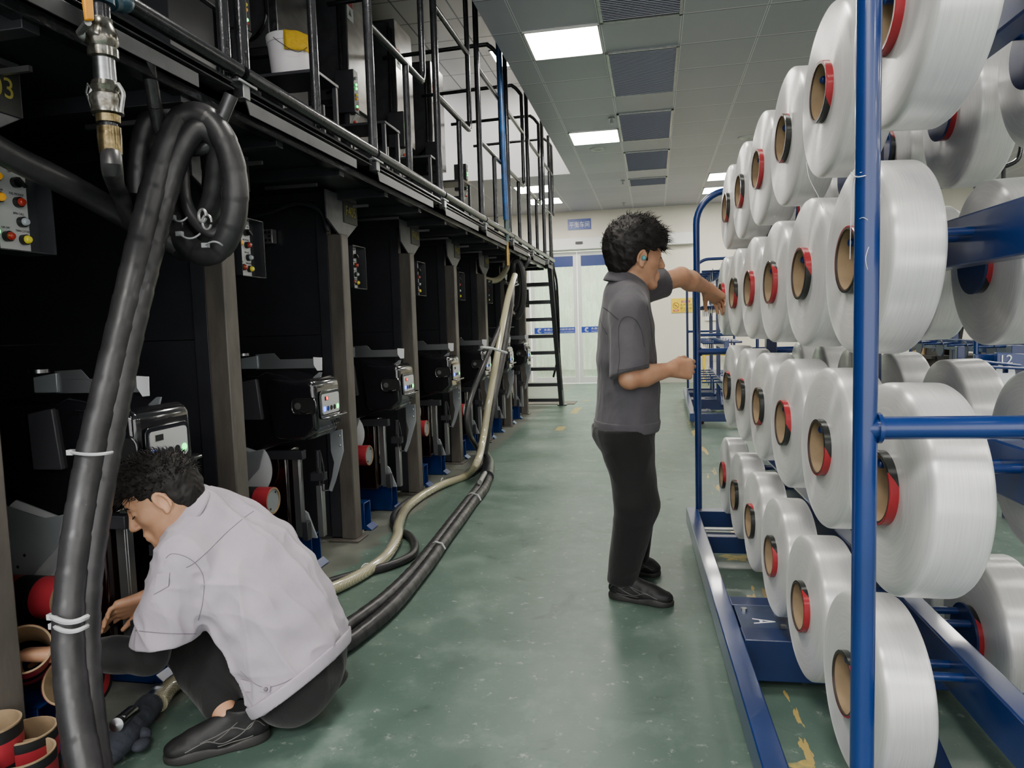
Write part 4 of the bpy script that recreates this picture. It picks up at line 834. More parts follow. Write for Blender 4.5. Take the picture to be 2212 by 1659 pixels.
# loose yarn wisps
m = mat('loose yarn thread', (225, 226, 230), .4)
W_ = [P(1838, 375, w=1.06), P(1860, 392, w=1.06), P(1886, 380, w=1.06)]
tag(MB().tube(crv([P(1838, 372, w=1.1), P(1850, 382, w=1.06), P(1875, 378, w=1.06), P(1888, 374, w=1.1)], 6), .0008, 5).tube(crv([P(1836, 560, w=1.12), P(1842, 400, w=1.1), P(1862, 372, w=1.06), P(1888, 382, w=1.1)], 8), .0006, 5).tube(crv([P(1836, 490, w=1.1), P(1865, 470, w=1.06), P(1886, 500, w=1.07), P(1870, 560, w=1.06), P(1885, 610, w=1.08)], 8), .0005, 5).build('loose_thread', m), 'fine white threads wrapped round the near blue cart post', 'thread')
tag(MB().tube(crv([P(1742, 350, w=1.75), P(1748, 385, w=1.75), P(1768, 425, w=1.75), P(1778, 450, w=1.76)], 6), .0009, 5).build('loose_thread', m), 'wavy loose white thread hanging from a top row spool', 'thread')
# ---------------------------------------------------------------- background stock on the right
BX = mat('carton brown', (186, 156, 112), .75, var=.12, vs=4)
def carton(px0, py0, px1, py1, y, dep, label, words=None, rz=0):
    a, b = P(px0, py1, y=y), P(px1, py0, y=y)
    t = tag(MB().box(a.x, b.x, y, y+dep, a.z, b.z).build('cardboard_box', BX, bevel=.003), label, 'box', 'cardboard boxes stacked at the right')
    if words:
        for wd, u, v, h, ww, m_ in words: text('printing', wd, m_, t, (a.x+(b.x-a.x)*u, y-.001, a.z+(b.z-a.z)*v), (1, 0, 0), (0, 0, 1), h, ww)
    MB().box((a.x+b.x)/2-.025, (a.x+b.x)/2+.025, y-.0015, y+dep+.0015, b.z-.0005, b.z+.001).build('packing_tape', mat('packing tape', (200, 176, 130), .3), t)
    return t
GRNI = mat('faded print', (90, 84, 74), .7)
carton(1975, 775, 2003, 815, 9.3, .4, 'cardboard box with Chinese print left of the black rack', [('小心', .5, .75, .05, .1, GRNI), ('轻放', .5, .4, .05, .1, GRNI)])
carton(1966, 815, 2004, 850, 9.3, .4, 'cardboard box beneath the printed one, left of the black rack')
carton(1995, 740, 2028, 775, 9.35, .4, 'cardboard box topmost of the stack left of the black rack', [('易碎', .5, .5, .07, .14, GRNI)])
carton(2056, 768, 2112, 806, 9.1, .45, 'open topped cardboard box with red print inside the black rack', [('纸箱', .6, .65, .07, .16, REDI), ('12P 304C2', .5, .2, .04, .2, INK)])
carton(2160, 745, 2212, 790, 9.5, .5, 'cardboard box at the right edge above the cart panel')
carton(2196, 800, 2250, 960, 9.2, .5, 'cardboard box at the right edge beside the white disc')
carton(2040, 890, 2100, 940, 9.1, .5, 'cardboard box low behind the spools')
a, b = P(2008, 830, y=9.05), P(2062, 750, y=9.05)
r_ = thing('storage_rack', 'black angled storage rack between the cardboard boxes', 'rack', (a.x, 9.0, 0))
MB().obox(((a.x+b.x)/2-.05, 9.2, .7), (.03, 0, 0), (0, .25, 0), (.06, 0, .65)).obox(((a.x+b.x)/2+.12, 9.2, .7), (.02, 0, 0), (0, .25, 0), (.08, 0, .6)).build('side_frame', INK, r_, bevel=.003)
MB().box(a.x, b.x+.5, 9.0, 9.5, .28, .32).box(a.x, b.x+.5, 9.0, 9.5, .68, .72).build('shelf', INK, r_, bevel=.003)
# panel box on cart at right
c = P(2132, 810, y=4.6)
pb = thing('side_panel', 'blue steel panel and beam numbered 12, right of the far spools', 'panel', (c.x, 4.6, .3))
a, b = P(2102, 930, y=4.6), P(2165, 768, y=4.6)
MB().box(a.x, a.x+.2, 4.6, 4.62, .2, .97).build('panel', BLUE, pb, bevel=.004)
MB().box(a.x-.1, a.x-.06, 4.58, 4.62, 0, 1.02).box(a.x+.17, a.x+.24, 4.55, 4.62, 0, 1.02).build('posts', BLUED, pb, bevel=.004)
q0, q1 = P(2150, 770, y=4.5), P(2260, 800, y=4.5)
bb = MB().obox(((q0.x+q1.x)/2, 4.5, .93), ((q1.x-q0.x)/2, 0, -.01), (0, .02, 0), (0, 0, .045)).build('cross_beam', BLUE, pb, bevel=.004)
text('number', '12', WINK, bb, (q0.x+.05, 4.476, .945), (1, 0, 0), (0, 0, 1), .05)
MB().cyl(P(2112, 780, y=4.42), P(2205, 790, y=4.42), .008).cyl(P(2125, 792, y=4.36), P(2212, 796, y=4.36), .008).build('peg_rods', BLUE, pb)
c = P(2172, 806, y=4.44); pts = [c+V3((.05*cos(a), 0, .075*sin(a)-.01)) for a in [radians(125+k*290/24) for k in range(25)]]
MB().prism(pts+[c+V3((.015, 0, .05)), c+V3((.015, 0, .0)), c+V3((-.015, 0, .0)), c+V3((-.015, 0, .05))], (0, .006, 0)).build('white_disc', WHITEP, pb, bevel=.001)
# second platform railing far right
rr = thing('far_railing', 'black inclined handrail of another platform at the right edge', 'railing', P(2150, 370, y=8)[:])
MB().tube(crv([P(2100, 395, y=8), P(2150, 368, y=8), P(2192, 350, y=8), P(2204, 330, y=8), P(2208, 290, y=8)], 6), .022, 10).build('handrail', OILY, rr)
for (px, py, z) in ((2108, 392, 0), (2168, 360, 0)): p = P(px, py, y=8); MB().cyl((p.x, p.y, 1.9), p, .02, n=10).build('post', OILY, rr)
MB().box(P(2080, 440, y=8).x, 5.2, 7.95, 9.5, 1.8, 1.9).build('platform_slab', BLK, rr)
for x in (3.3, 5.0): MB().box(x, x+.1, 8.1, 8.2, 0, 1.8).build('leg', BLK, rr)
yb = tag(MB().cyl((.9, 14.3, .55), (2.4, 14.3, .55), .03, n=12).cyl((.95, 14.3, 0), (.95, 14.3, .55), .03, n=12).cyl((2.35, 14.3, 0), (2.35, 14.3, .55), .03, n=12).build('guard_rail', YEL), 'low yellow guard rail along the far white wall', 'rail')
nb = tag(MB().box(.98, 1.5, 14.37, 14.4, 1.2, 1.75).build('notice_board', WHITE, bevel=.003), 'white notice board on the far wall behind the far cart', 'board')
# ---------------------------------------------------------------- people: smooth distance-field sculpting
class SDF:
    def __init__(s, lo, hi, h):
        s.lo = np.array(lo, float); s.h = h; s.n = np.ceil((np.array(hi)-s.lo)/h).astype(int)+1
        s.D = np.full(s.n, 1.0, np.float32)
    def _sub(s, lo, hi, pad):
        a = np.clip(np.floor((np.array(lo)-pad-s.lo)/s.h).astype(int), 0, s.n-1); b = np.clip(np.ceil((np.array(hi)+pad-s.lo)/s.h).astype(int)+1, 1, s.n)
        sl = tuple(slice(i, j) for i, j in zip(a, b))
        g = np.meshgrid(*[s.lo[i]+np.arange(a[i], b[i])*s.h for i in range(3)], indexing='ij')
        return sl, np.stack(g, -1).astype(np.float32)
    def _put(s, sl, d, k, op, clips, p):
        for c, n in (clips or []):
            n = np.array(V3(n).normalized(), np.float32); d = np.maximum(d, (p-np.array(c, np.float32))@n)
        o = s.D[sl]
        if op == 'sub': d = -d; hh = np.maximum(k-np.abs(o-d), 0)/k; s.D[sl] = np.maximum(o, d)+hh*hh*k*.25
        else: hh = np.maximum(k-np.abs(o-d), 0)/k; s.D[sl] = np.minimum(o, d)-hh*hh*k*.25
    def cone(s, a, b, ra, rb, k=.02, op='add', flat=None, fs=1, clips=None):
        a = np.array(a, np.float32); b = np.array(b, np.float32); R = max(ra, rb)
        sl, p = s._sub(np.minimum(a, b)-R, np.maximum(a, b)+R, k+.015)
        q = p-a; ab = b-a; t = np.clip((q@ab)/max(float(ab@ab), 1e-9), 0, 1)[..., None]; q = q-t*ab
        if flat is not None: f = np.array(V3(flat).normalized(), np.float32); q = q+((q@f)*(fs-1))[..., None]*f
        s._put(sl, np.sqrt((q*q).sum(-1))-(ra+(rb-ra)*t[..., 0]), k, op, clips, p)
    def ell(s, c, ax, r, k=.02, op='add', clips=None):
        c = np.array(c, np.float32); A = np.array([tuple(V3(v).normalized()) for v in ax], np.float32); r = np.array(r, np.float32)
        R = float(r.max()); sl, p = s._sub(c-R, c+R, k+.015); q = (p-c)@A.T
        k0 = np.sqrt(((q/r)**2).sum(-1)); k1 = np.sqrt(((q/(r*r))**2).sum(-1)); s._put(sl, k0*(k0-1)/np.maximum(k1, 1e-6), k, op, clips, p)
    def cut(s, c, n): 
        sl, p = s._sub(s.lo, s.lo+s.n*s.h, 0); n = np.array(V3(n).normalized(), np.float32); s.D = np.maximum(s.D, (p-np.array(c, np.float32))@n)
    def mesh(s, D=None):
        D = s.D if D is None else D; n = np.array(D.shape); D = D.copy()
        D[0] = D[-1] = 1; D[:, 0] = D[:, -1] = 1; D[:, :, 0] = D[:, :, -1] = 1
        S = D < 0; ids = []; pos = []; quads = []
        def lidx(c): return (c[:, 0]*n[1]+c[:, 1])*n[2]+c[:, 2]
        for ax in range(3):
            a = [slice(None)]*3; b = [slice(None)]*3; a[ax] = slice(0, -1); b[ax] = slice(1, None)
            e = np.argwhere(S[tuple(a)] != S[tuple(b)])
            if len(e) == 0: continue
            e2 = e.copy(); e2[:, ax] += 1
            d0 = D[e[:, 0], e[:, 1], e[:, 2]]; d1 = D[e2[:, 0], e2[:, 1], e2[:, 2]]
            x = e.astype(float); x[:, ax] += d0/(d0-d1); u, w = (ax+1) % 3, (ax+2) % 3; q = []
            for du, dw in ((0, 0), (-1, 0), (-1, -1), (0, -1)):
                c = e.copy(); c[:, u] += du; c[:, w] += dw; li = lidx(c); ids.append(li); pos.append(x); q.append(li)
            q = np.stack(q, 1); fl = d0 > 0; q[fl] = q[fl][:, ::-1]; quads.append(q)
        ids = np.concatenate(ids); pos = np.concatenate(pos); uq, inv = np.unique(ids, return_inverse=True)
        cnt = np.bincount(inv).astype(float); v = np.stack([np.bincount(inv, pos[:, i])/cnt for i in range(3)], 1)
        q = np.concatenate(quads); q = np.searchsorted(uq, q); return s.lo+v*s.h, q
def npmesh(name, v, q, m, parent, disp=None):
    M = np.array(wmat(parent).inverted()); v = v@M[:3, :3].T+M[:3, 3]
    me = bpy.data.meshes.new(name); me.vertices.add(len(v)); me.vertices.foreach_set('co', v.astype(np.float32).ravel())
    me.loops.add(q.size); me.loops.foreach_set('vertex_index', q.astype(np.int32).ravel()); me.polygons.add(len(q))
    me.polygons.foreach_set('loop_start', np.arange(0, q.size, 4, dtype=np.int32)); me.polygons.foreach_set('loop_total', np.full(len(q), 4, np.int32))
    me.update(calc_edges=True); me.validate()
    for mm in (m if isinstance(m, (list, tuple)) else [m]): me.materials.append(mm)
    me.polygons.foreach_set('use_smooth', [True]*len(me.polygons))
    if disp is not None:
        nr = np.empty(len(me.vertices)*3, np.float32); me.vertices.foreach_get('normal', nr); nr = nr.reshape(-1, 3)
        v2 = v+nr*disp(v)[:, None]; me.vertices.foreach_set('co', v2.astype(np.float32).ravel()); me.update()
    o = bpy.data.objects.new(name, me); COL.objects.link(o); o.parent = parent; WM[o.name] = wmat(parent); return o
def vn(p, seed=0):
    i = np.floor(p).astype(np.int64); f = p-i; f = f*f*(3-2*f)
    def hsh(a): x = (a[:, 0]*73856093) ^ (a[:, 1]*19349663) ^ (a[:, 2]*83492791) ^ (seed*2654435761); x = (x ^ (x >> 13))*1274126177; return ((x ^ (x >> 16)) & 0xffff)/65535.0
    r = 0
    for dx in (0, 1):
        for dy in (0, 1):
            for dz in (0, 1):
                w = (f[:, 0] if dx else 1-f[:, 0])*(f[:, 1] if dy else 1-f[:, 1])*(f[:, 2] if dz else 1-f[:, 2]); r = r+w*hsh(i+np.array([dx, dy, dz]))
    return r
def folds(dirs, freq, amp, seed=1, sharp=1.6):
    def fn(v):
        out = 0
        for j, (d, a) in enumerate(dirs):
            d = np.array(V3(d).normalized()); p = v-np.outer(v@d, d)*.9
            wv = np.stack([vn(p*freq*.6, seed+9+j), vn(p*freq*.6+7, seed+10+j), vn(p*freq*.6+13, seed+11+j)], 1)
            n = vn(p*freq+wv*1.6, seed+j); rd = 1-np.abs(2*n-1); out = out+a*(rd**sharp-.45)
        return out*amp
    return fn
def frame(f, u):
    f = V3(f).normalized(); u = V3(u); u = (u-f*u.dot(f)).normalized(); return f, u, u.cross(f)   # forward, up, left
def head(S, c, f, u, neck, nr=.056, k=.012, sc=1.0):
    f, u, l = frame(f, u); c = V3(c); ax = (f, l, u); p = lambda a, b, d: c+(f*a+l*b+u*d)*sc
    E = lambda a, b, d, r, k=.015, op='add': S.ell(p(a, b, d), ax, [x*sc for x in r], k, op)
    E(-.012, 0, .042, (.098, .077, .09)); E(.028, 0, -.012, (.068, .062, .088), .03)
    E(.045, 0, .05, (.05, .058, .045), .03)
    for s in (-1, 1):
        S.cone(p(.0, s*.05, -.035), p(.068, s*.016, -.098), .026*sc, .018*sc, .025)
        E(.05, s*.045, -.018, (.028, .018, .02), .02)
        S.cone(p(.086, s*.012, .026), p(.074, s*.046, .03), .010*sc, .009*sc, .012)
        E(.097, s*.032, .012, (.012, .019, .010), .008, 'sub'); E(.078, s*.031, .009, (.0145, .018, .0135), .004)
        E(.103, s*.011, -.030, (.010, .008, .007), .006)
        # ear
        ex = frame(f*.95+u*-.25, u+f*.2); e = p(-.006, s*.080, -.002)
        S.ell(e, (ex[0], l+f*-.35*s, ex[1]), (.019*sc, .008*sc, .032*sc), .006)
        rim = [e+(ex[0]*(-.016*cos(a))+ex[1]*(.029*sin(a))+l*s*.007)*sc for a in [radians(-60+k*26) for k in range(9)]]
        for i in range(8): S.cone(rim[i], rim[i+1], .0042*sc, .0042*sc, .004)
        S.ell(e+l*s*.010*sc+f*.002, ax, (.010*sc, .006*sc, .017*sc), .004, 'sub')
        S.ell(e-u*.03*sc+l*s*.002+f*.004, ax, (.008*sc, .006*sc, .009*sc), .006)
    E(.076, 0, -.104, (.020, .022, .017), .02)
    S.cone(p(.092, 0, .024), p(.114, 0, -.022), .0075*sc, .0115*sc, .012); E(.112, 0, -.026, (.011, .011, .009), .006)
    E(.088, 0, -.066, (.016, .026, .022), .015)
    S.cone(p(.094, -.017, -.060), p(.094, .017, -.060), .0055*sc, .0055*sc, .006); S.cone(p(.1, 0, -.0605), p(.1, 0, -.0605), .005, .005, .006)
    S.cone(p(.093, -.014, -.073), p(.093, .014, -.073), .0065*sc, .0065*sc, .006)
    S.cone(p(.103, -.022, -.0665), p(.103, .022, -.0665), .0028*sc, .0028*sc, .004, 'sub')
    S.cone(p(-.03, 0, -.03), neck, .056*sc, nr, .03); S.cone(p(.015, 0, -.05), neck, .045*sc, nr, .03)
    return p
def hair(par, c, f, u, m, h=.004, puff=.018, tuft=.022, seed=3, nt=700, spike=.3, fringe=.0, sc=1.0):
    f, u, l = frame(f, u); c = V3(c); ax = (f, l, u); p = lambda a, b, d: c+(f*a+l*b+u*d)*sc
    cc = p(0, 0, .03); S = SDF(cc-V3((.17, .17, .17)), cc+V3((.17, .17, .17)), h)
    S.ell(p(-.014, 0, .044), ax, [(.103+puff*.75)*sc, (.080+puff*.6)*sc, (.094+puff)*sc])
    S.ell(p(.03, 0, .085), ax, [(.07+puff*.6)*sc, (.07+puff*.3)*sc, (.05+puff*.5)*sc], .03)
    S.ell(p(-.05, 0, -.02), ax, [.058*sc, .064*sc, .062*sc], .03)
    sl, P_ = S._sub(S.lo, S.lo+S.n*S.h, 0); q = P_-np.array(c, np.float32); A = q@np.array(f, np.float32)/sc; B = q@np.array(l, np.float32)/sc; Cc = q@np.array(u, np.float32)/sc
    face = np.minimum(A-.052+fringe*0, (.062-fringe)-Cc+.004*np.sin(B*160)); S.D = np.maximum(S.D, face*.8*sc)           # open face
    S.D = np.maximum(S.D, (-.012-Cc-np.maximum(-A-.02, 0)*1.6)*.6*sc)   # lower hairline, longer at the nape
    S.D = np.maximum(S.D, np.minimum(A-.022, .03-Cc)*.8*sc)
    for s in (-1, 1): S.ell(p(-.004, s*.094, -.006), ax, [.027*sc, .03*sc, .034*sc], .01, 'sub')
    v, qd = S.mesh()
    def dsp(vv):
        d = np.array(u*.5-f*.6); w = vv-np.outer(vv@d, d)*.5
        return .009*(vn(w*46, seed)-.5)+.005*(vn(w*110, seed+5)-.5)+.004*(vn(vv*25, seed+2)-.5)
    o = npmesh('hair', v, qd, m, par, dsp)
    me = o.data; rng = np.random.RandomState(seed); M = wmat(par)
    co = np.array([x.co[:] for x in me.vertices]); nr = np.array([x.normal[:] for x in me.vertices])
    li = np.array((M.inverted().to_3x3()@u)[:]); lf = np.array((M.inverted().to_3x3()@f)[:]); lc = np.array((M.inverted()@c)[:])
    hgt = (co-lc)@li; ok = np.where(hgt > .035)[0]; pk = rng.choice(ok, nt)
    mb = MB()
    for i in pk:
        a = V3(co[i]); n = V3(nr[i]); t = V3(rng.normal(size=3)); d = (n*(.5+spike)+V3(li)*spike*.7+V3(lf)*(.55-spike)+t*.38).normalized(); L = tuft*(.5+rng.rand())
        sdv = d.orthogonal().normalized()*.0016; s2 = d.cross(sdv).normalized()*.0016; b = a-n*.004; mid = a+d*L*.55; bend = V3(lf)*L*.25-V3(li)*L*.12; e = a+d*L+bend
        mb.add([b+sdv, b-sdv*.5+s2, b-sdv*.5-s2, mid+sdv*.7, mid+(-sdv*.5+s2)*.7, mid+(-sdv*.5-s2)*.7, e], [(0, 1, 4, 3), (1, 2, 5, 4), (2, 0, 3, 5), (3, 4, 6), (4, 5, 6), (5, 3, 6)])
    tf = bpy.data.meshes.new('tufts'); tf.from_pydata(mb.v, [], mb.f); 
    import bmesh
    bm = bmesh.new(); bm.from_mesh(me); bm.from_mesh(tf); bm.to_mesh(me); bm.free(); bpy.data.meshes.remove(tf)
    me.polygons.foreach_set('use_smooth', [True]*len(me.polygons)); return o
def hand(S, w, d, n, side, curl=(.5, .5, .5, .5), thumb=(.75, .6, .35), spread=.05, sc=1.0, wr=.026):
    """w wrist, d towards fingers, n palm normal; side +1/-1 puts the thumb on +/- (d x n)"""
    w = V3(w); d = V3(d).normalized(); n = V3(n); n = (n-d*n.dot(d)).normalized(); s = d.cross(n)*side
    base = [(.088, .031), (.092, .011), (.088, -.010), (.080, -.030)]; LN = [.072, .08, .074, .058]
    for i, ((a, b), L) in enumerate(zip(base, LN)):
        bp = w+(d*a+s*b)*sc; S.cone(w+(s*b*.55)*sc, bp, .0155*sc, .0125*sc, .014)
        S.cone(w+(s*b*.6+d*.02-n*-.004)*sc, bp+n*.004*sc, .014*sc, .010*sc, .012)
        dd = (d+s*spread*(1.5-i)).normalized(); ax = dd.cross(n); cur = bp; r = (.0092, .0086, .0078, .0066) if i < 3 else (.0080, .0075, .0068, .0058); c = curl[i]
        for j, fr in enumerate((.46, .31, .25)):
            ang = c*(.7, 1.1, .7)[j]; dd = Matrix.Rotation(ang, 3, ax)@dd; nx = cur+dd*L*fr*sc
            S.cone(cur, nx, r[j]*sc, r[j+1]*sc, .0035); cur = nx
    t0 = w+(d*.018+s*.022+n*.004)*sc; t1 = w+(d*.05+s*.042+n*.018)*sc; S.cone(t0, t1, .017*sc, .0125*sc, .014)
    td = (d*thumb[0]+s*thumb[1]+n*thumb[2]).normalized(); t2 = t1+td*.034*sc; S.cone(t1, t2, .0115*sc, .0098*sc, .005)
    td = (td+n*.35-s*.2).normalized(); S.cone(t2, t2+td*.027*sc, .0098*sc, .0075*sc, .004)
def skin_mat():
    t = NT('warm skin'); b = t.b; nz = t.noise(14, 4, t.coord()); n2 = t.noise(120, 3, t.coord())
    t.l(t.mix(t.ramp(nz, .35, .7), lin((200, 154, 122)), lin((182, 132, 102))), b.inputs['Base Color']); b.inputs['Roughness'].default_value = .5
    b.inputs['Subsurface Weight'].default_value = .12; b.inputs['Subsurface Radius'].default_value = (.02, .008, .004); b.inputs['Subsurface Scale'].default_value = .3
    t.bump(n2, .12, .0015); return t.m
def cloth_mat(name, c, c2, rough=.85):
    t = NT(name); b = t.b; co = t.coord(); nz = t.noise(5, 5, co); w = t.noise(700, 2, co); f = t.noise(16, 4, co, scale3=(1, 1, .45), dist=.8)
    t.l(t.mix(t.ramp(nz, .3, .7), lin(c), lin(c2)), b.inputs['Base Color']); b.inputs['Roughness'].default_value = rough; b.inputs['Sheen Weight'].default_value = .15
    b1 = t.n('ShaderNodeBump'); t.l(f, b1.inputs['Height']); b1.inputs['Strength'].default_value = .35; b1.inputs['Distance'].default_value = .012
    b2 = t.bump(w, .2, .0006); t.l(b1.outputs[0], b2.inputs['Normal']); return t.m
SKIN = skin_mat(); HAIRM = mat('black hair', (26, 23, 22), .6, bump=.3, bs=180, spec=.3)
PANTS = cloth_mat('black trousers', (12, 12, 13), (8, 8, 9), .9); SHOE = mat('black trainer', (26, 26, 27), .6, var=.4, vs=30, bump=.25, bs=60); SOLE = mat('dark trainer sole', (44, 43, 42), .55)
def shoe(par, heel, toe, lift=0, name='shoe', ang=None):
    """heel/toe points on the ground; lift raises the heel"""
    heel, toe = V3(heel), V3(toe); d = (toe-heel); L = d.length; d.normalize(); u0 = V3((0, 0, 1)); s = u0.cross(d).normalized(); u = d.cross(s)
    lo = np.minimum(np.array(heel), np.array(toe))-.13; hi = np.maximum(np.array(heel), np.array(toe))+.16
    S = SDF(lo, hi, .004); q = lambda a, b, c: heel+d*a*L+s*b+u*c
    S.ell(q(.2, 0, .045), (d, s, u), (L*.22, .038, .042)); S.ell(q(.5, 0, .04), (d, s, u), (L*.36, .042, .042), .02); S.ell(q(.78, 0, .032), (d, s, u), (L*.22, .045, .03), .02)
    S.cone(q(.2, 0, .05), q(.24, 0, .105), .037, .04, .02); S.cone(q(.3, 0, .09), q(.7, 0, .05), .03, .028, .02)
    S.D = np.maximum(S.D, 0+S.D); sl, p = S._sub(S.lo, S.lo+S.n*S.h, 0); hgt = (p-np.array(heel, np.float32))@np.array(u, np.float32); S.D = np.maximum(S.D, .012-hgt); S.D = np.maximum(S.D, hgt-.115)
    v, qd = S.mesh(); o = npmesh(name, v, qd, SHOE, par, lambda x: .0025*(vn(x*60, 4)-.5)+.003*(vn(x*26, 7)-.5))
    T = SDF(lo, hi, .004); T.ell(q(.2, 0, .012), (d, s, u), (L*.22, .042, .05)); T.ell(q(.5, 0, .01), (d, s, u), (L*.38, .044, .05), .02); T.ell(q(.78, 0, .012), (d, s, u), (L*.23, .049, .05), .02)
    wav = np.sin(((p-np.array(heel, np.float32))@np.array(d, np.float32))*38)*.006
    T.D = np.maximum(np.maximum(T.D, -hgt), hgt-.026-wav); v, qd = T.mesh(); npmesh('sole', v, qd, SOLE, o)
    for i in range(4):
        a = .42+.075*i; MB().tube([q(a, -.026, .088-.055*(a-.3)), q(a+.02, 0, .108-.09*(a-.3)), q(a, .026, .088-.055*(a-.3))], .0028, 6).build('lace', INK, o)
    g = mat('shoe grey trim', (92, 90, 88), .5); bv_ = bvh_of(o)
    for sg in (-1, 1):
        for ln in (((.04, .05), (.14, .075), (.3, .045), (.45, .035), (.6, .05), (.8, .035)), ((.1, .09), (.2, .06), (.34, .07), (.5, .06), (.66, .05)), ((.3, .085), (.42, .06), (.55, .045)), ((.16, .035), (.3, .03), (.5, .028))):
            pts = []
            for a_, z_ in crv([V3((a, z, 0)) for a, z in ln], 5) and [(p.x, p.y) for p in crv([V3((a, z, 0)) for a, z in ln], 5)]:
                h_ = bv_.ray_cast(q(a_, sg*.2, z_), -s*sg)
                if h_[0] is not None: pts.append(h_[0]+s*sg*.0003)
            if len(pts) > 3: MB().tube(pts, .0016, 6).build('side_stripe', g, o)
    return o
def seamline(bvh, px, par, m, r=.0014, n=6, name='seam', off=.0006):
    pts = []
    for a, b in [(p.x, p.y) for p in crv([V3((x, y, 0)) for x, y in px], n)]:
        d = ray(a, b).normalized(); h = bvh.ray_cast(CAM, d)
        if h[0] is not None: pts.append(h[0]-d*off)
    if len(pts) > 2: return MB().tube(pts, r, 6).build(name, m, par)
def bvh_of(o):
    M = wmat(o); return BVHTree.FromPolygons([tuple(M@x.co) for x in o.data.vertices], [tuple(p.vertices) for p in o.data.polygons])
def patch(bvh, px, par, m, name, off=.003, th=.002):
    pts = []
    for a, b in px:
        d = ray(a, b).normalized(); h = bvh.ray_cast(CAM, d)
        if h[0] is None: return None
        pts.append(h[0]-d*off)
    n = ray(*px[0]).normalized(); return MB().prism(pts, n*th).build(name, m, par, bevel=.0008)

# ======================= standing man =======================
SA = cloth_mat('charcoal grey work shirt', (90, 87, 92), (70, 68, 74)); SAD = mat('shirt seam dark grey', (58, 57, 62), .8)
ma = thing('person', 'standing person in grey short-sleeved work shirt and black trousers reaching towards the spools', 'person', (-.1, 3.2, 0))
neck = P(1352, 622, y=3.18); hips = P(1354, 905, y=3.18)
hc = P(1374, 558, y=3.18); Hf, Hu = (.93, .36, -.08), (.05, -.02, 1)
shR, shL = P(1358, 672, y=3.02), P(1372, 628, y=3.34)
elR, wrR = P(1360, 818, y=2.96), P(1452, 797, y=3.05)
elL, wrL = P(1470, 598, y=3.48), P(1528, 622, y=3.64)
hipR, hipL = P(1352, 930, y=3.09), P(1352, 920, y=3.27)
knR, knL = P(1374, 1085, y=3.06), P(1376, 1075, y=3.33)
anR, anL = V3((-.155, 3.10, .09)), V3((-.105, 3.40, .09))
B = SDF((-.48, 2.72, .02), (.56, 3.9, 1.78), .0045)
hp = head(B, hc, Hf, Hu, neck, sc=1.08)
B.cone(neck, hips, .07, .09, .04); B.cone(neck, shR, .06, .055, .03); B.cone(neck, shL, .06, .055, .03)
B.cone(shR, elR, .05, .042, .02); B.cone(elR, elR.lerp(wrR, .35), .042, .045, .02); B.cone(elR.lerp(wrR, .35), wrR, .045, .028, .02)
B.cone(shL, elL, .05, .044, .02); B.cone(elL, elL.lerp(wrL, .35), .044, .047, .02); B.cone(elL.lerp(wrL, .35), wrL, .047, .029, .02)
hand(B, wrR, P(1505, 797, y=3.12)-wrR, V3((.1, 1, -.15)), 1, (.7, .85, .95, 1.05), (.95, .2, .3), .02, 1.05)
hand(B, wrL, P(1562, 655, y=3.72)-wrL, V3((.15, -.2, -1)), 1, (.35, .45, .6, .75), (.8, .5, .3), .06, 1.05)
for a, b, c in ((hipR, knR, anR), (hipL, knL, anL)): B.cone(a, b, .08, .055, .03); B.cone(b, c, .055, .04, .02)
v, q = B.mesh(); npmesh('body', v, q, SKIN, ma)
hair(ma, hc, Hf, Hu, HAIRM, puff=.032, tuft=.026, seed=5, nt=700, spike=.02, fringe=.02, sc=1.1)
eb = hp(.0, -.09, -.004); MB().ball(eb, (.010, .009, .011)).build('earbud', mat('teal earbud', (96, 170, 176), .3), ma)
for s in (-1, 1): MB().tube(crv([hp(.098, s*.014, .030), hp(.094, s*.034, .036), hp(.078, s*.052, .030)], 4), .0035, 6).build('eyebrow', HAIRM, ma); MB().tube(crv([hp(.094, s*.018, .008), hp(.0955, s*.032, .006), hp(.084, s*.046, .008)], 4), .0018, 6).build('eyelashes', HAIRM, ma)
T = SDF((-.52, 2.7, .68), (.5, 3.75, 1.6), .005)
Fa = V3((.97, .25, 0)); La = V3((-.25, .97, 0)); up = V3((0, 0, 1))
for (px, py, rr_, wd) in ((1350, 664, .098, .185), (1352, 715, .122, .205), (1352, 775, .132, .20), (1358, 835, .136, .195), (1356, 885, .135, .19), (1352, 925, .132, .188)):
    T.ell(P(px, py, y=3.18), (Fa, La, up), (rr_*.98, wd, .125), .05)
T.cone(neck-up*.03, shR+up*-.01, .075, .07, .05); T.cone(neck-up*.03, shL-up*.01, .075, .07, .05); T.ell(neck-up*.02, (Fa, La, up), (.078, .085, .05), .03)
seR = shR.lerp(elR, .92); dR = (elR-shR).normalized(); T.cone(shR, shR.lerp(elR, 1.1), .072, .082, .03, clips=[(seR, dR+V3((.25, 0, 0)))])
seL = shL.lerp(elL, .62); dL = (elL-shL).normalized(); T.cone(shL, shL.lerp(elL, .85), .070, .070, .03, clips=[(seL, dL)])
hz = P(1355, 936, y=3.05).z; T.cut((0, 0, hz), (0, 0, -1)); T.cone(neck+up*.02, neck+up*.1, .062, .066, .004, 'sub')
v, q = T.mesh()
fa = folds([((.15, 0, 1), .8), ((.6, .3, 1), .5), ((1, .2, .4), .3)], 15, .0042, 3)
hzl = hz-ma.location.z
def fa2(x): w = np.clip((x[:, 2]-hzl)/.06, 0, 1); return fa(x)*(.35+.65*w)+.004*(1-w)
sh = npmesh('shirt', v, q, SA, ma, fa2); bv = bvh_of(sh)
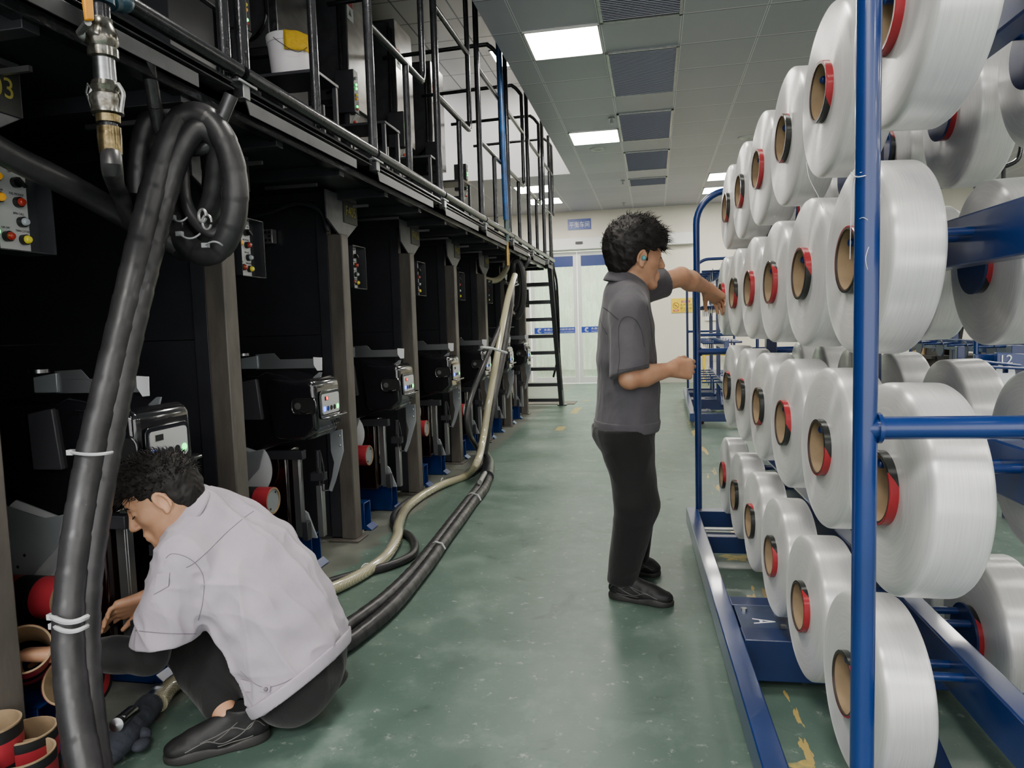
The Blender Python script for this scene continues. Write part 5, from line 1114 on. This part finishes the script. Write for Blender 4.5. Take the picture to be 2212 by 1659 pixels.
D2 = np.maximum(T.D-.006, 0); sl, pp = T._sub(T.lo, T.lo+T.n*T.h, 0); band = np.maximum(T.D-.007, pp[..., 2]-(hz+.045)); band = np.maximum(band, (hz-.001)-pp[..., 2]); band = np.maximum(band, -(T.D+.012)); v2, q2 = T.mesh(band); npmesh('hem_band', v2, q2, SA, sh)
for L in ([(1334, 808), (1338, 770), (1336, 730), (1338, 700), (1352, 684), (1372, 690), (1386, 716), (1392, 750)], [(1296, 640), (1292, 668), (1300, 700), (1312, 722)], [(1398, 660), (1405, 700), (1412, 760), (1424, 830), (1428, 880)], [(1334, 800), (1360, 796), (1390, 790), (1404, 787)], [(1290, 660), (1310, 668), (1335, 690)]):
    seamline(bv, L, sh, SAD)
# collar
def collar(par, c, ax, f, r0, r1, hgt, open_, m, lapel=.0):
    ax = V3(ax).normalized(); f = V3(f); f = (f-ax*f.dot(ax)).normalized(); s = ax.cross(f); vs = []; n = 36
    for i in range(n+1):
        a = radians(open_)+(2*pi-2*radians(open_))*i/n; e = abs(cos(a/2))**6; dr = f*cos(a)+s*sin(a)
        drop = ax*(-.035*e-.0)
        for j, (r, hh) in enumerate(((r0, 0), (r0*1.0, hgt), (r0+.008, hgt+.004), (r1, hgt*.15-.01), (r1-.006, hgt*.1-.012))): vs.append(V3(c)+dr*(r*(1+.25*e))+ax*hh+drop*(1 if j < 3 else 1.3))
    fs = [(i*5+j, i*5+j+1, (i+1)*5+j+1, (i+1)*5+j) for i in range(n) for j in range(4)]
    o = mk('collar', vs, fs, m, par, ang=80); md = o.modifiers.new('s', 'SOLIDIFY'); md.thickness = .003; md2 = o.modifiers.new('u', 'SUBSURF'); md2.levels = 1; md2.render_levels = 1; return o
collar(sh, P(1350, 610, y=3.18), hc-neck+V3((0, 0, .1)), Fa, .068, .1, .045, 20, SA)
Q_ = SDF((-.45, 2.8, .02), (.45, 3.75, 1.0), .006)
Q_.ell(P(1352, 915, y=3.18), (Fa, La, up), (.126, .172, .13), .05)
for a, b, c in ((hipR, knR, anR), (hipL, knL, anL)):
    Q_.cone(a, b, .112, .092, .04); Q_.cone(b, c+V3((.0, 0, .0)), .09, .066, .03, clips=[(V3((0, 0, .075)), (0, 0, -1))])
Q_.ell(P(1334, 935, y=3.18), (Fa, La, up), (.09, .13, .11), .09)
Q_.cut((0, 0, hz+.015), (0, 0, 1))
v, q = Q_.mesh(); npmesh('trousers', v, q, PANTS, ma, folds([((0, 0, 1), .6), ((1, 0, .3), .5)], 9, .014, 8))
shoe(ma, (-.21, 3.115, 0), (.065, 3.035, 0)); shoe(ma, (-.16, 3.42, 0), (.015, 3.41, 0))
# ======================= crouching man =======================
SBm = cloth_mat('lilac grey work shirt', (176, 168, 178), (158, 151, 162)); SBD = mat('shirt seam lilac', (118, 112, 122), .8)
mb_ = thing('person', 'crouching person in lilac grey work shirt and black trousers sorting red paper tubes', 'person', (-1.2, 1.95, 0))
Hf, Hu = V3((-.74, -.46, -.48)), V3((-.46, -.12, .85)); f_, u_, l_ = frame(Hf, Hu)
hc = P(345, 1085, y=1.83)-l_*.088
neck = P(425, 1118, y=1.97); chest = P(520, 1215, y=1.98); belly = P(600, 1340, y=2.0); hips = P(648, 1425, y=2.0)
shL, shR = P(400, 1212, y=1.83), P(455, 1150, y=2.16)
elL, wrL = P(322, 1415, y=1.78), P(128, 1412, y=1.70)
elR, wrR = P(400, 1290, y=2.14), P(318, 1292, y=2.06)
hipL, hipR = P(630, 1455, y=1.93), P(640, 1450, y=2.1)
knL, knR = P(385, 1375, y=2.0), P(440, 1440, y=2.25)
anL, anR = P(492, 1548, y=1.82), P(684, 1502, y=2.06)
B = SDF((-2.0, 1.55, 0.0), (-.85, 2.42, 1.02), .0036)
hp = head(B, hc, Hf, Hu, neck, .058, sc=1.04)
B.cone(neck, chest, .055, .085, .05); B.cone(chest, hips, .085, .1, .05); B.cone(neck, shL, .06, .05, .03); B.cone(neck, shR, .06, .05, .03)
B.cone(shL, elL, .05, .04, .02); B.cone(elL, wrL, .038, .027, .02); B.cone(shR, elR, .05, .042, .02); B.cone(elR, wrR, .042, .029, .02)
hand(B, wrR, P(262, 1316, y=2.02)-wrR, V3((-.35, -.75, -.55)), -1, (.28, .45, .55, .6), (.95, .35, .15), .03, 1.02)
hand(B, wrL, P(82, 1412, y=1.68)-wrL, V3((.0, -.3, -1)), -1, (.9, .95, 1.0, 1.0), (.8, .5, .3), .05, 1.02)
for a, b, c in ((hipL, knL, anL), (hipR, knR, anR)): B.cone(a, b, .08, .055, .03); B.cone(b, c, .05, .036, .02)
v, q = B.mesh(); npmesh('body', v, q, SKIN, mb_)
hair(mb_, hc, Hf, Hu, HAIRM, puff=.010, tuft=.024, seed=11, nt=1300, spike=.3, sc=1.0, h=.0035)
for s in (-1, 1): MB().tube(crv([hp(.098, s*.014, .028), hp(.094, s*.034, .034), hp(.078, s*.052, .028)], 4), .0038, 6).build('eyebrow', HAIRM, mb_); MB().tube(crv([hp(.0925, s*.016, .004), hp(.0945, s*.032, .0), hp(.082, s*.047, .003)], 4), .0017, 6).build('eyelashes', HAIRM, mb_)
T = SDF((-1.62, 1.62, .05), (-.86, 2.36, .86), .0045); sp = (hips-neck).normalized(); sd = V3((.35, .93, 0)); bk = sp.cross(sd)
for (px, py, a_, b_) in ((448, 1140, .078, .15), (485, 1180, .115, .19), (530, 1225, .142, .205), (575, 1285, .150, .20), (612, 1345, .150, .195), (640, 1405, .142, .19), (648, 1440, .138, .185)):
    T.ell(P(px, py, y=1.99), (bk, sd, sp), (a_*.98, b_, .115), .05)
T.cone(neck, shL, .075, .07, .05); T.cone(neck, shR, .075, .07, .05)
ed = P(357, 1378, y=1.79); T.cone(shL, P(352, 1400, y=1.78), .078, .092, .04, clips=[(ed, (0, 0, -1))])
T.cone(shR, P(400, 1290, y=2.14), .07, .075, .04, clips=[(P(395, 1290, y=2.14), (-.5, 0, -.8))])
hn = (hips-chest).normalized(); h0 = P(660, 1462, y=1.98); hd = V3((.55, 0, -.84)); T.cut(h0, hd)
T.cone(neck+(hc-neck)*.15, neck+(hc-neck)*.8, .062, .068, .004, 'sub')
v, q = T.mesh()
fb = folds([((.75, 0, -.66), .9), ((.3, 0, -1), .9), ((.95, .1, -.15), .6)], 15, .015, 21, 2.4)
def fb2(x):
    r = np.clip(np.abs(x[:, 2]-(ed.z-mb_.location.z))/.05, 0, 1); left = x[:, 0] < (ed.x-mb_.location.x+.14)
    hb_ = np.clip(-((x+np.array(mb_.location)-np.array(h0))@np.array(hd.normalized()))/.07, 0, 1)
    return fb(x)*(.5+.5*np.clip((np.abs(x[:, 2]-.62))/.25, 0, 1))*np.where(left, .12+.88*r, 1)*(.2+.8*hb_)
sh = npmesh('shirt', v, q, SBm, mb_, fb2); bv = bvh_of(sh)
sl, pp = T._sub(T.lo, T.lo+T.n*T.h, 0); pd = (pp-np.array(h0, np.float32))@np.array(hd.normalized(), np.float32)
band = np.maximum(np.maximum(np.maximum(T.D-.010, -.04-pd), pd+.001), -(T.D+.012)); v2, q2 = T.mesh(band); hb = npmesh('hem_band', v2, q2, SBm, sh)
for L in ([(402, 1226), (420, 1216), (450, 1190), (490, 1150), (528, 1118), (548, 1104)], [(358, 1206), (372, 1196), (400, 1202), (425, 1220), (440, 1250), (438, 1300), (428, 1340)], [(292, 1362), (330, 1366), (380, 1369), (424, 1369)], [(520, 1450), (560, 1482), (600, 1480), (650, 1455), (700, 1420), (730, 1385)]):
    seamline(bv, L, sh, SBD, .0012)
patch(bv, [(338, 1240), (366, 1236), (364, 1266), (332, 1284)], sh, SBm, 'sleeve_pocket', .006, .004)
patch(bv, [(518, 1468), (584, 1482), (582, 1496), (528, 1494)], sh, SBm, 'waist_tab', .012, .004)
h = bv.ray_cast(CAM, ray(574, 1489).normalized())
if h[0] is not None: MB().ball(h[0]-ray(574, 1489).normalized()*.012, .006).build('button', SBD, sh)
collar(sh, neck+(hc-neck).normalized()*.03, hc-neck, V3((-.8, .2, -.6)), .068, .1, .04, 22, SBm)
ZM = cloth_mat('black arm sleeve', (14, 14, 15), (10, 10, 11), .8)
G = SDF((-1.85, 1.6, .1), (-1.2, 2.0, .6), .005); G.cone(shL.lerp(elL, .6), elL, .05, .052, .02); G.cone(elL, elL.lerp(wrL, .4), .052, .05, .02); G.cone(elL.lerp(wrL, .4), wrL, .05, .034, .02, clips=[(elL.lerp(wrL, .93), wrL-elL)])
v, q = G.mesh(); npmesh('arm_sleeve', v, q, ZM, mb_, folds([((0, 1, 1), 1)], 16, .005, 2))
Q_ = SDF((-1.65, 1.6, .0), (-.85, 2.5, .62), .006)
Q_.ell(hips-V3((0, 0, .02)), (bk, sd, sp), (.128, .178, .11), .05)
for a, b, c, e in ((hipL, knL, anL, .9), (hipR, knR, anR, .9)):
    Q_.cone(a, b, .11, .078, .04); Q_.cone(b, b.lerp(c, .84), .076, .05, .03)
Q_.ell(P(660, 1470, y=1.99), (bk, sd, sp), (.1, .15, .09), .05)
v, q = Q_.mesh(); npmesh('trousers', v, q, PANTS, mb_, folds([((1, 0, .2), .8), ((0, .4, 1), .5)], 9, .014, 5))
MB().tube([anL+V3((.0, 0, -.05)), anL+V3((-.004, 0, -.02)), anL+V3((-.015, 0, .005))], [.043, .041, .0385], 20).build('sock', mat('patterned sock', (52, 54, 58), .8, var=.6, vs=160, vcol=(120, 122, 124)), mb_)
shoe(mb_, (-1.165, 1.875, 0), (-1.40, 1.71, 0)); shoe(mb_, (-1.0, 2.09, .1), (-1.13, 2.0, 0))
# ---------------------------------------------------------------- loose paper tubes
def ptube(pos, ax, L, label, r=.0695, group='loose red and black paper tubes'):
    t = thing('paper_tube', label, 'paper tube', tuple(pos), 0, group); pos = V3(pos); ax = V3(ax).normalized()
    MB().lathe([(L, r-.001), (L, r-.0065), (.002, r-.0065), (.002, r-.001)], pos, ax, 48, closed=True).build('card_core', CARD, t)
    for a, b, m in ((0, .38, REDP), (.38, .62, INK), (.62, .86, REDP), (.86, .985, INK)):
        MB().lathe([(L*a, r), (L*b, r)], pos, ax, 48, cap=False).build('colour_band', m, t)
    return t
for (px, py, zt, lab) in ((-22, 1563, .25, 'tallest red and black paper tube standing at the bottom left corner'), (58, 1577, .20, 'red and black paper tube standing behind its neighbours at bottom left'), (52, 1626, .19, 'red and black paper tube standing in front, nearest the hose at bottom left')):
    p = P(px, py, z=zt); ptube((p.x, p.y, 0), (0, 0, 1), zt, lab)
c = P(52, 1402, y=1.62); ptube(c, ray(52, 1402).normalized()+V3((-.1, .15, -.45)), .15, 'red and black paper tube held tilted in the crouching man\'s hand')
c = P(142, 1468, y=1.66); ptube(c, ray(142, 1468).normalized()+V3((.55, 0, -.05)), .12, 'red and black paper tube behind the hanging hoses below the held one')
